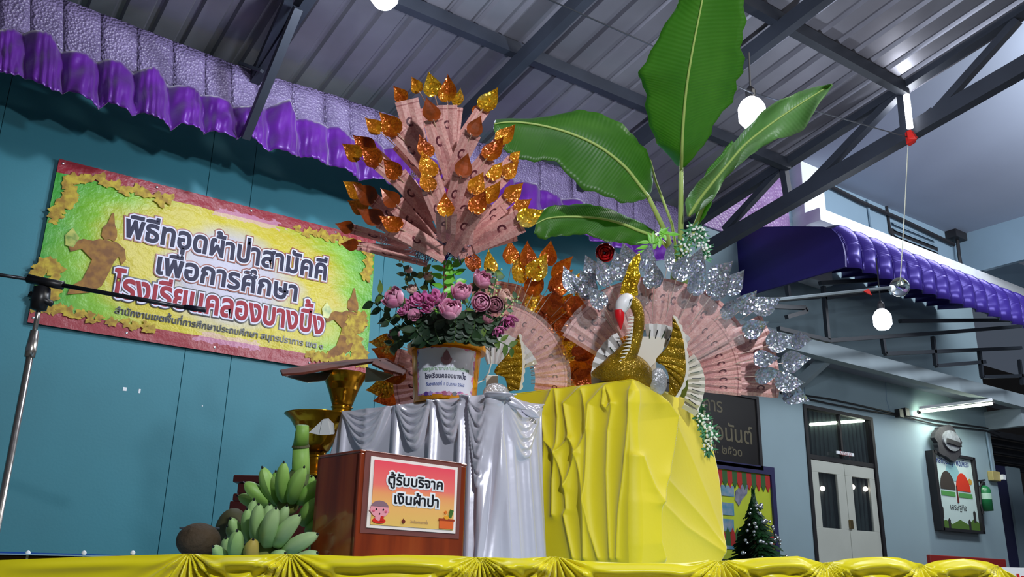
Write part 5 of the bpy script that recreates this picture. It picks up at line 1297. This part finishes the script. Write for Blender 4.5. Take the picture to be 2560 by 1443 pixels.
# the second, gold-leaved fan behind the bucket
s2 = thing('swan_money_fan', P(1225, 985, 3.0), 'gold winged swan fan with amber bodhi leaves half hidden behind the bucket', 'swan ornament')
CX2, CY2 = 1228, 948
rn = random.Random(12)
gl = [(-2, 330, 62), (8, 290, 60), (6, 350, 56), (16, 320, 62), (15, 250, 60), (24, 290, 60), (27, 345, 54), (33, 260, 60), (36, 318, 62), (42, 285, 58), (46, 330, 56), (50, 250, 60), (55, 300, 60), (58, 330, 56), (64, 268, 60), (68, 305, 58), (75, 285, 56), (80, 320, 46), (90, 290, 50), (98, 305, 50), (168, 270, 56), (176, 248, 54), (184, 275, 58), (160, 285, 50), (190, 262, 56), (60, 225, 50), (40, 225, 56), (20, 212, 54), (5, 225, 56), (10, 262, 54), (-6, 285, 50), (30, 232, 50), (72, 325, 46), (64, 345, 46), (0, 240, 58), (12, 232, 58), (24, 238, 58), (36, 236, 58), (48, 238, 56), (-4, 262, 56), (18, 268, 56), (29, 265, 56), (44, 262, 56), (3, 300, 54), (21, 305, 54)]
for a, r, sz in gl:
    if 1: 
        D = 3.02+rn.uniform(-.05, .06); b0 = pol(CX2, CY2, a, r-sz*.55, D); b1 = pol(CX2, CY2, a+rn.uniform(-4, 4), r+sz*.72, D+rn.uniform(-.03, .03)); i0 = pol(CX2, CY2, a, 100, 3.06)
        st = build('leaf_stick', MB().tube([i0, b0], .0013, 5), M['pr'], s2)
        bodhi(st, b0, b1-b0, (b1-b0).length, -Fv+Rv*rn.uniform(-.9, .9)+Uv*rn.uniform(-.4, .6), M['gleaf2'] if rn.random() < .45 else M['gleaf'])
for k, a in enumerate(np.arange(-8, 78, 9.4)): note(s2, pol(CX2, CY2, a, 110, 2.96+.004*(k % 2)), pol(CX2, CY2, a, 190, 2.95+.004*(k % 2)), 34*2.95/F_PX, .006, -Fv)
for k, a in enumerate(np.arange(-10, 100, 9)): note(s2, pol(CX2, CY2, a, 150, 3.12), pol(CX2, CY2, a, 245, 3.12), 44*3/F_PX, .006, -Fv)
for k, a in enumerate((166, 175, 184, 192)): note(s2, pol(CX2, CY2, a, 120, 2.99), pol(CX2, CY2, a, 245, 2.99), 40*3/F_PX, .006, -Fv)
pleats(s2, 1232, 950, 20, 110, 40, 118, 2.94, 8, M['fanwhite'])
wing(s2, [(1296, 838), (1303, 870), (1306, 900), (1304, 940), (1298, 975)], [(1294, 842), (1275, 878), (1236, 928), (1262, 945), (1270, 978)], 2.90, M['goldg'], 8)
build('tail_disc', MB().ball(P(1240, 984, 2.88), 36*2.88/F_PX, .012, 28*2.88/F_PX, 20, 12, (Rv, Fv, Uv)), M['greyg'], s2, smooth=True)
cellophane(s2, CX2, CY2, -5, 75, 110, 200, 2.92)
build('stand', MB().slab([P(1215, 1000, 3.0), P(1245, 1000, 3.0), P(1245, 940, 3.0), P(1215, 940, 3.0)], tuple(Fv*.03)), M['foam'], s2)
# ------------------------------------------------------------------ banana plant
DO = 0.25
def bleafm(nm, c1, c2):
    t = NT(nm); uv = t.n('ShaderNodeUVMap').outputs[0]; sp = t.n('ShaderNodeSeparateXYZ', {'Vector': uv})
    col = t.ramp(t.noise(3, 4, uv), [(.3, c1), (.7, c2)])
    ve = t.math('SINE', t.math('MULTIPLY', t.math('ADD', sp.outputs[1], t.math('MULTIPLY', t.math('ABSOLUTE', t.math('SUBTRACT', sp.outputs[0], .5)), -.10)), 420.0))
    t.link(col, 'Base Color'); t.b.inputs['Roughness'].default_value = .42
    t.bump(ve, .12, .003)
    tr_ = t.n('ShaderNodeBsdfTranslucent', {'Color': lin('#7cc030')}); mx_ = t.n('ShaderNodeMixShader', {0: .3}); out = t.t.nodes['Material Output']
    t.t.links.new(t.b.outputs[0], mx_.inputs[1]); t.t.links.new(tr_.outputs[0], mx_.inputs[2]); t.t.links.new(mx_.outputs[0], out.inputs['Surface']); return t.m
M['bleaf'] = bleafm('banana_leaf', '#34661c', '#4a7c2a'); M['bleafpale'] = bleafm('banana_leaf_underside', '#5f8a50', '#86a874')
midm = simple('banana_midrib', '#a8c068', .5)
bp = thing('banana_plant', P(1700, 900, 3.3), 'young banana plant with broad green leaves rising behind the swan fan', 'banana plant')
def bleaf(rows_px, D0, D1, Dl, Dr, mat, label=None, n=46, wav=0.0, nm='leaf'):
    S = smooth_curve(rows_px, n); rows = []; uvs = []; mr = []
    for i in range(n):
        f = i/(n-1); D = D0+(D1-D0)*f; mx, my, lx, ly, rx, ry = S[i]; r = []; el, er = 1+.05*math.sin(f*29+mx*.01)+.03*math.sin(f*71), 1+.045*math.sin(f*33+1)+.03*math.sin(f*83)
        for g in np.linspace(-1, 1, 15):
            if g < 0: x, y, dd = mx+(lx-mx)*-g*el, my+(ly-my)*-g*el, Dl*(-g)**1.3
            else: x, y, dd = mx+(rx-mx)*g*er, my+(ry-my)*g*er, Dr*g**1.3
            dd += wav*math.sin(f*19+g*2)*abs(g)**2
            r.append(P(x, y, D+dd)); uvs.append(((g+1)/2, f))
        rows.append(r); mr.append(P(mx, my, D-.004))
    o = build(nm, MB().grid(rows), mat, bp, smooth=True, uv=uvs, solid=.0015)
    build('midrib', MB().tube(mr, [.009*(1-.7*i/(n-1))*.8 for i in range(n)], 8), midm, o, smooth=True)
    if label: o['label'] = label
    return o
bleaf([(1703, 420, 1690, 412, 1712, 418), (1704, 400, 1665, 380, 1742, 385), (1705, 370, 1636, 350, 1770, 345), (1708, 310, 1622, 290, 1800, 290), (1714, 240, 1608, 225, 1838, 235), (1722, 180, 1604, 180, 1853, 180), (1736, 100, 1632, 112, 1858, 120), (1752, 20, 1690, 22, 1859, 50), (1768, -70, 1712, -60, 1858, -40), (1785, -160, 1770, -150, 1830, -150)], 3.1, 2.7, .05, -.03, M['bleaf'])
bleaf([(1620, 492, 1612, 498, 1628, 480), (1598, 462, 1580, 505, 1632, 440), (1560, 415, 1530, 500, 1612, 372), (1500, 368, 1462, 470, 1565, 322), (1430, 335, 1395, 412, 1480, 276), (1360, 315, 1345, 402, 1400, 286), (1300, 306, 1290, 392, 1322, 297), (1262, 306, 1256, 372, 1270, 296), (1236, 310, 1234, 322, 1238, 300)], 3.0, 2.85, -.05, .06, simple('x', '#000000') if False else M['bleaf'])
bleaf([(1640, 592, 1632, 600, 1648, 585), (1600, 578, 1588, 612, 1612, 562), (1550, 558, 1535, 606, 1555, 536), (1490, 545, 1470, 590, 1490, 513), (1420, 542, 1410, 588, 1422, 512), (1370, 546, 1362, 598, 1372, 517), (1340, 560, 1335, 584, 1342, 530)], 3.15, 3.0, -.04, .04, M['bleaf'], wav=.02)
bleaf([(1722, 540, 1718, 542, 1728, 538), (1748, 500, 1716, 500, 1770, 512), (1775, 465, 1735, 468, 1800, 470), (1812, 420, 1790, 415, 1818, 440), (1862, 362, 1840, 352, 1870, 395), (1920, 315, 1895, 290, 1920, 358), (1985, 270, 1960, 245, 1998, 330), (2040, 235, 2025, 222, 2045, 265), (2080, 210, 2078, 209, 2082, 213)], 3.2, 3.05, .0, -.06, M['bleafpale'], label='paler wavy leaf leaning right towards the bulb', wav=.05)
bleaf([(1742, 560, 1738, 560, 1748, 560), (1752, 520, 1742, 515, 1772, 525), (1790, 440, 1760, 440, 1802, 450), (1850, 372, 1830, 352, 1860, 385)], 3.25, 3.2, .0, -.02, M['bleaf'], label='narrow dark leaf half hidden by the pale one')
def petiole(pts, r0, r1): build('petiole', MB().tube([P(x, y, d) for x, y, d in pts], [r0+(r1-r0)*i/(len(pts)-1) for i in range(len(pts))], 8), midm, bp, smooth=True)
petiole([(1700, 680, 3.3), (1702, 560, 3.22), (1703, 415, 3.1)], .013, .008); petiole([(1690, 680, 3.3), (1668, 590, 3.15), (1620, 490, 3.0)], .013, .008)
petiole([(1700, 680, 3.3), (1735, 570, 3.24), (1782, 460, 3.2)], .012, .007); petiole([(1690, 690, 3.3), (1672, 620, 3.22), (1640, 592, 3.15)], .011, .007); petiole([(1698, 680, 3.3), (1680, 560, 3.28), (1640, 455, 3.3), (1625, 400, 3.3)], .007, .004)
b0 = P(1698, 690, 3.34); build('stem', MB().tube([Vector((b0.x, b0.y, .0)), Vector((b0.x, b0.y, .9)), b0, P(1697, 640, 3.3)], [.055, .05, .035, .02], 14), simple('banana_stem', '#7f9a48', .6, col2='#5a7030', vscale=10), bp, smooth=True)
# small bright spray where the leaves meet
sg_ = thing('green_leaf_spray', P(1640, 600, 3.1), 'small bright green leaf spray at the crown of the silver-leaved fan', 'leaves')
for k in range(16):
    r_ = random.Random(k+50); a = r_.uniform(-.3, 3.4); mb = MB(); leaf_mesh(mb, P(1645+r_.uniform(-26, 26), 600+r_.uniform(-22, 30), 3.05), Rv*math.cos(a)+Uv*math.sin(a), -Fv+Uv*.5, .05, .016)
    build('leaf', mb, M['leaflime'], sg_, smooth=True)
# garlands of white blossoms
whf = simple('white_blossom', '#eef4ec', .5); grf = simple('blue_green_foliage', '#4f9a6a', .5, col2='#2a6a40', vscale=20)
def garland(nm_label, pts, D, n, seed):
    t = thing('blossom_garland', P(*pts[0], D), nm_label, 'garland'); S = smooth_curve(pts, n); rnd = random.Random(seed)
    build('cord', MB().tube([P(a, b, D) for a, b in S], .002, 5), M['stem'], t)
    for k in range(n):
        c = P(S[k][0]+rnd.gauss(0, 6), S[k][1]+rnd.gauss(0, 5), D+rnd.uniform(-.02, .02)); mb = MB()
        for j in range(5): a = rnd.uniform(0, 6.28); leaf_mesh(mb, c, Rv*math.cos(a)+Uv*math.sin(a)-Fv*.3, -Fv, .034, .008)
        build('leaf_tuft', mb, grf, t, smooth=True)
        mb = MB()
        for j in range(5):
            a = 2*math.pi*j/5; mb.ball(c-Fv*.012+(Rv*math.cos(a)+Uv*math.sin(a))*.0062+Rv*rnd.gauss(0, .008)+Uv*rnd.gauss(0, .008), .0048, n=6, m=4)
        build('blossom', mb, whf, t, smooth=True)
garland('spray of small white blossoms at the foot of the banana leaves', [(1700, 640), (1722, 600), (1735, 575), (1758, 600), (1748, 640), (1712, 668)], 2.95, 20, 1)
garland('garland of white blossoms hanging beside the yellow pedestal', [(1735, 1010), (1745, 1035), (1765, 1062), (1772, 1090), (1765, 1120)], 2.9, 22, 2)
rb_f = thing('red_ribbon_flower', P(1510, 625, 3.2), 'red ribbon rosette peeping over the fan at the end of the teal wall', 'ribbon')
bloom(P(1512, 632, 3.15), -Fv, .034, rose_rings, 'rosette', simple('red_satin', '#c0141c', .3), rb_f, 3)
# ------------------------------------------------------------------ gold pedestal trays
DO = 0.17
def goldm():
    t = NT('polished_gold'); t.link(t.ramp(t.noise(9, 4), [(.3, '#8a5a08'), (.6, '#c89018'), (.8, '#e0b030')]), 'Base Color'); t.b.inputs['Metallic'].default_value = .85; t.b.inputs['Roughness'].default_value = .2
    t.bump(t.noise(24, 2), .25, .01); return t.m
M['gold'] = goldm()
def phan(cx, ytop, ymid, ybot, rtop, D, label, foot=True, zbase=None):
    c = P(cx, ymid, D); zt_ = P(cx, ytop, D).z; zb_ = zbase if zbase is not None else P(cx, ybot, D).z; s = D/F_PX; H = zt_-zb_; R = rtop*s
    base = Vector((c.x, c.y, zb_)); t = thing('gold_pedestal_tray', base, label, 'tray')
    fz = H*.42 if foot else .0
    if foot:
        build('foot', MB().lathe([(0, 0), (R*.62, 0), (R*.60, H*.04), (R*.46, H*.10), (R*.34, H*.22), (R*.26, H*.34), (R*.30, H*.42), (0, H*.43)], base, 36), M['gold'], t, smooth=True)
        build('foot_ring', MB().lathe([(R*.28, H*.30), (R*.36, H*.33), (R*.28, H*.36)], base, 36), M['gold'], t, smooth=True)
    build('bowl', MB().lathe([(0, fz), (R*.34, fz), (R*.48, fz+(H-fz)*.25), (R*.66, fz+(H-fz)*.6), (R*.86, fz+(H-fz)*.88), (R, H), (R*1.03, H*1.0), (R*1.0, H*.985), (R*.84, fz+(H-fz)*.86), (R*.6, fz+(H-fz)*.5), (0, fz+(H-fz)*.3)], base, 40), M['gold'], t, smooth=True)
    return t, base, H, R
# dark carved table behind the bananas
dtb = thing('carved_wooden_table', P(700, 1390, 2.95), 'small dark red carved wooden table behind the bananas', 'table')
zt_c = P(580, 1187, 2.85).z; q0 = P(583, 1190, 2.85); q0.z = zt_c
dtm = simple('dark_red_lacquer', '#4a140e', .35, var=.3, vscale=6)
def ring(ins, za, zb__, nm): build(nm, MB().obox(gz(q0, za)+heading(60)*ins+heading(-30)*-ins*0, heading(90)*(.30-ins*2), heading(0)*.22, (0, 0, zb__-za)), dtm, dtb, bevel=.004)
ring(.0, zt_c-.025, zt_c, 'table_top'); ring(.018, zt_c-.06, zt_c-.026, 'upper_moulding'); ring(.006, zt_c-.085, zt_c-.061, 'lower_moulding'); ring(-.002, zb_t, zt_c-.086, 'apron')
t1, b1, H1, R1 = phan(796, 1036, 1080, 1180, 90, 2.95, 'lower gold pedestal tray holding a folded white napkin behind the bananas', zbase=zt_c+.001)
build('inner_lining', MB().lathe([(R1*.60, H1*.86), (R1*.92, H1*.955)], b1, 36), M['leafdark'], t1)
nk = thing('folded_napkin', P(838, 1070, 2.80), 'white napkin folded to a point resting against the lower gold tray', 'napkin')
build('fold', MB().slab([P(x, y, 2.79) for x, y in ((772, 1082), (806, 1050), (818, 1048), (832, 1062), (834, 1086), (800, 1088))], tuple(Fv*.02)).slab([P(x, y, 2.785) for x, y in ((806, 1050), (818, 1048), (826, 1087), (798, 1088))], tuple(Fv*.01)), simple('napkin_white', '#d8d8d6', .7), nk)
zt1 = b1.z+H1
t2, b2, H2, R2 = phan(858, 934, 980, 1028, 62, 3.02, 'upper gold pedestal bowl carrying the brown lacquer board', zbase=P(832, 1030, 3.02).z, foot=False)
build('lower_stem', MB().lathe([(R2*.42, H2*.02), (R2*.40, -.03), (R2*.5, -.05), (R2*.44, -.08), (0, -.085)], b2, 36).lathe([(R2*.34, .0), (R2*.47, .012), (R2*.34, .02)], b2, 36), M['gold'], t2, smooth=True)
bd = thing('lacquer_board', P(850, 920, 2.95), 'thin brown lacquer board lying tilted on the upper gold bowl', 'board')
brn = simple('brown_lacquer', '#6e2c10', .8, col2='#4c1a0c', vscale=8)
top_px = [(704, 926, 2.86), (790, 905, 3.05), (900, 900, 3.12), (958, 902, 3.12), (1016, 932, 2.95), (960, 940, 2.82), (912, 918, 2.80), (790, 938, 2.80)]
build('upper_leaf', MB().slab([P(x, y, d) for x, y, d in [(700, 930, 2.88), (790, 914, 3.05), (880, 904, 3.12), (945, 902, 3.10), (952, 906, 2.92), (880, 916, 2.84), (760, 937, 2.80), (705, 941, 2.80)]], (0, 0, .008)), brn, bd, bevel=.002)
build('lower_leaf', MB().slab([P(x, y, d) for x, y, d in [(935, 903, 2.90), (965, 900, 3.05), (1018, 930, 3.0), (1006, 940, 2.88), (960, 928, 2.84), (930, 914, 2.84)]], (0, 0, .008)), brn, bd, bevel=.002)
clo = simple('greenish_white_leaf', '#8fae98', .5, col2='#c0ccb8', vscale=10)
build('leaf_lining', MB().slab([P(x, y, d) for x, y, d in [(712, 942, 2.90), (780, 935, 2.98), (830, 930, 3.0), (815, 952, 2.90), (770, 958, 2.86)]], (0, 0, .003)), clo, bd)
build('leaf_lining', MB().slab([P(x, y, d) for x, y, d in [(915, 920, 2.92), (985, 940, 2.95), (960, 952, 2.9), (912, 956, 2.88)]], (0, 0, .003)), clo, bd)
# ------------------------------------------------------------------ bananas
DO = 0.0
M['ban'] = None
def banm(nm, c1, c2):
    t = NT(nm); t.link(t.ramp(t.noise(7, 4), [(.3, c1), (.7, c2)]), 'Base Color'); t.b.inputs['Roughness'].default_value = .5; t.b.inputs['Subsurface Weight'].default_value = .0; return t.m
M['ban'] = banm('green_banana_skin', '#78a840', '#9cc468'); M['ban2'] = banm('pale_banana_skin', '#98c070', '#bcd8a0'); M['bany'] = banm('yellow_banana_skin', '#b0a04a', '#d8b85a')
bb = thing('banana_bunch', P(700, 1390, 2.4), 'bunch of green bananas with its cut stalk standing beside the donation box', 'bananas')
def finger(bx, by, tx, ty, rp, D, Dt, mat, seed):
    a = P(440+bx*.39, 880+by*.39, D+.03); b = P(440+tx*.39, 880+ty*.39, Dt); d = b-a; L = d.length; r = rp*.39*D/F_PX*1.02
    t = d.normalized(); n = (-Fv+Uv*.3); n = (n-t*n.dot(t)).normalized(); s = t.cross(n); rnd = random.Random(seed)
    mb = MB(); rows = []
    prof = [(0, .28), (.06, .42), (.16, .80), (.32, 1.04), (.55, 1.10), (.74, 1.02), (.87, .82), (.94, .58), (.98, .34), (1.0, .22)]
    for f, w_ in prof:
        c = a+d*f+n*(L*.10*math.sin(math.pi*f)); ring_ = []
        for j in range(15):
            q = 2*math.pi*j/15+seed; rr = r*w_*(1+.07*math.cos(5*q)); ring_.append(c+n*rr*math.cos(q)+s*rr*math.sin(q))
        rows.append(ring_+[ring_[0]])
    mb.grid(rows); mb.add([rows[-1][j] for j in range(15)], [tuple(range(15))])
    o = build('banana', mb, mat, bb, smooth=True)
    tip = a+d*1.0; build('flower_end', MB().tube([tip-t*.002, tip+t*.006], [.004, .002], 6), M['dark'], o)
fs = [(660, 985, 555, 745, 46, 2.46, 2.44, 1), (700, 975, 690, 712, 42, 2.44, 2.40, 1), (738, 975, 820, 742, 44, 2.43, 2.39, 1), (780, 975, 958, 825, 44, 2.43, 2.42, 0), (640, 990, 440, 840, 44, 2.46, 2.45, 0), (600, 1000, 400, 925, 36, 2.5, 2.5, 0),
 (755, 900, 765, 742, 34, 2.52, 2.52, 0), (850, 900, 868, 800, 36, 2.54, 2.52, 0), (860, 960, 945, 895, 34, 2.52, 2.5, 0), (660, 900, 640, 770, 34, 2.54, 2.54, 0),
 (810, 1110, 920, 940, 46, 2.42, 2.38, 1), (840, 1160, 998, 1050, 44, 2.42, 2.38, 0), (870, 1230, 998, 1130, 42, 2.44, 2.40, 0), (860, 1290, 985, 1200, 36, 2.46, 2.44, 0),
 (545, 1240, 530, 980, 46, 2.34, 2.28, 2), (590, 1250, 640, 1005, 50, 2.32, 2.25, 2), (640, 1250, 790, 1050, 48, 2.32, 2.26, 2), (680, 1300, 905, 1170, 46, 2.32, 2.26, 2), (500, 1230, 455, 1010, 40, 2.38, 2.34, 2), (480, 1230, 500, 950, 38, 2.42, 2.38, 2), (600, 1150, 600, 980, 36, 2.40, 2.38, 2), (670, 1150, 710, 990, 34, 2.40, 2.38, 2), (450, 1220, 350, 1070, 38, 2.40, 2.36, 2), (430, 1230, 330, 1120, 34, 2.42, 2.4, 2),
 (400, 1330, 392, 1150, 46, 2.28, 2.24, 2), (360, 1350, 240, 1250, 38, 2.3, 2.26, 2), (350, 1320, 320, 1195, 34, 2.36, 2.32, 2), (490, 1350, 495, 1205, 44, 2.26, 2.24, 3), (760, 1360, 905, 1290, 40, 2.28, 2.25, 2), (620, 1340, 700, 1290, 40, 2.30, 2.28, 2)]
bm = [M['ban'], M['ban'], M['ban2'], M['bany']]
for k, (bx, by, tx, ty, rp, D, Dt, mi) in enumerate(fs): finger(bx, by, tx, ty, rp, D, Dt, bm[mi], k*1.3)
stk = simple('cut_stalk_green', '#8fb858', .55, col2='#78a444', vscale=12)
build('stalk', MB().tube([P(752, 1200, 2.52), P(752, 1165, 2.5), P(752, 1117, 2.5)], [21*2.5/F_PX, 22*2.5/F_PX, 20*2.5/F_PX], 16).tube([P(752, 1114, 2.5), P(755, 1085, 2.49), P(757, 1064, 2.49)], [19*2.5/F_PX, 17*2.5/F_PX, 15*2.5/F_PX], 16), stk, bb, smooth=True)
build('stalk_ring', MB().tube([P(752, 1118, 2.5), P(752, 1112, 2.5)], [22.5*2.5/F_PX, 20*2.5/F_PX], 16), simple('dark_node', '#4a4a28', .7), bb)
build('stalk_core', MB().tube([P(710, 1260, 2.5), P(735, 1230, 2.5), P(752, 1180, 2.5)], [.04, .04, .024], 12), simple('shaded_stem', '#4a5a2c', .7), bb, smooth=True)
build('crown', MB().ball(P(660, 1385, 2.36), .055, n=14, m=8).ball(P(720, 1262, 2.47), .03, n=12, m=8), simple('crown_brown_green', '#6a7030', .7), bb, smooth=True)
# ------------------------------------------------------------------ coconuts and twig
cocm = simple('brown_husk', '#4a3a26', .8, var=.3, vscale=12, bump=.5, bscale=60); cocg = simple('olive_husk', '#4c4a28', .7, var=.3, vscale=9)
def coco(x, y, rx, ry, D, mat, lbl, nm='coconut'):
    c = P(x, y, D); s = D/F_PX; c.z = max(c.z, TZ+.003+ry*s*.98); o = build(nm, MB().ball(c, rx*s, rx*s, ry*s, 24, 14), mat, None, smooth=True, origin=tuple(c)); tag(o, lbl, 'coconut')
coco(492, 1388, 54, 44, 2.34, cocm, 'round brown coconut lying left of the bananas')
coco(580, 1330, 42, 58, 2.66, cocg, 'dark olive coconut standing behind the left bananas')
tag(build('dry_twig', MB().tube([P(449, 1320, 2.5), P(480, 1321, 2.52), P(500, 1319, 2.54), P(548, 1322, 2.58)], [.0025, .0035, .003, .0035], 6), simple('dark_twig', '#22303a', .7), None, origin=tuple(P(480, 1321, 2.52))), 'thin dark twig sticking out left of the bananas', 'twig')
# ------------------------------------------------------------------ Christmas tree by the notice board
tx_ = wz(1893, 1400, BY-.66); tz_ = wz(1887, 1222, BY-.66).z; tH = tz_-FZ+.0
ct = thing('christmas_tree', (tx_.x, BY-.66, FZ), 'green Christmas tree with silver baubles in front of the notice board', 'christmas tree')
build('trunk', MB().tube([(tx_.x, BY-.66, FZ), (tx_.x, BY-.66, tz_-.1)], [.04, .01], 8), woodt, ct)
rnd = random.Random(3); Rb = .60; hgt = tz_-FZ
gm_ = simple('tinsel_green', '#1e4a22', .5, col2='#0f2a14', vscale=12)
for lay in range(14):
    f0 = lay/14; mb = MB()
    for k in range(int(150*(1-f0))+24):
        f = f0+rnd.random()/14; a = rnd.random()*6.283; R = Rb*(1-f)*rnd.uniform(.5, 1.08); z = FZ+hgt*f
        c = Vector((tx_.x+R*math.cos(a)*.3, BY-.66+R*math.sin(a)*.3, z)); e = Vector((tx_.x+R*math.cos(a), BY-.66+R*math.sin(a)*.8, z-.06)); s = Vector((-math.sin(a), math.cos(a), .6))*.022
        mb.add([c-s, e-s*.6, e+s*.6, c+s], [(0, 1, 2, 3)])
    build('branch_tier', mb, gm_, ct)
bal = simple('silver_bauble', '#d0d4d8', .2, .9)
for k in range(80):
    f = rnd.random()**1.4*.85; a = -math.pi/2+rnd.uniform(-1.3, 1.3); R = Rb*(1-f)*.98; q = Vector((tx_.x+R*math.cos(a), BY-.66+R*math.sin(a)*.85, FZ+hgt*f))
    build('bauble', MB().ball(q, rnd.uniform(.012, .026), n=8, m=5), bal, ct, smooth=True)
# ------------------------------------------------------------------ added fill lights with no visible source
area_light('hall_light', (-1.5, -3.5, EYE+4.2), (2.2, 3.5, EYE+.8), LH, (1.0, .96, .92), 3.0, 1.2)  # unseen frontal fill for the backdrop and altar
area_light('hall_light', (5.0, .2, EYE+3.9), (2.3, 2.5, EYE+.4), LR, (1.0, .98, .94), 1.4, 1.4)  # unseen fill from the right, brightens the yellow pedestal's right face
point_light('hall_lamp', (.7, -.9, EYE+1.7), LP, (.9, .94, 1.0), .06)  # added front light for the altar, behind the camera

area_light('yard_light', (12.0, 3.0, EYE+5.7), (12, 7.6, EYE+3.9), LY, (.9, .94, 1.0), 5.0, 1.2)  # added out of view to brighten the upper wall, column and awning
area_light('soffit_light', (12.0, 1.4, EYE+3.0), (12.0, 2.6, EYE+6), LSO, (.86, .9, 1.0), 3.0, 2.0)  # added out of view, aimed up to lighten the soffit
point_light('post_tube', PX(2285, 285, XE+.12), LPT, (.9, .94, 1.0), .1)  # added fill beside the truss post, brightens the soffit
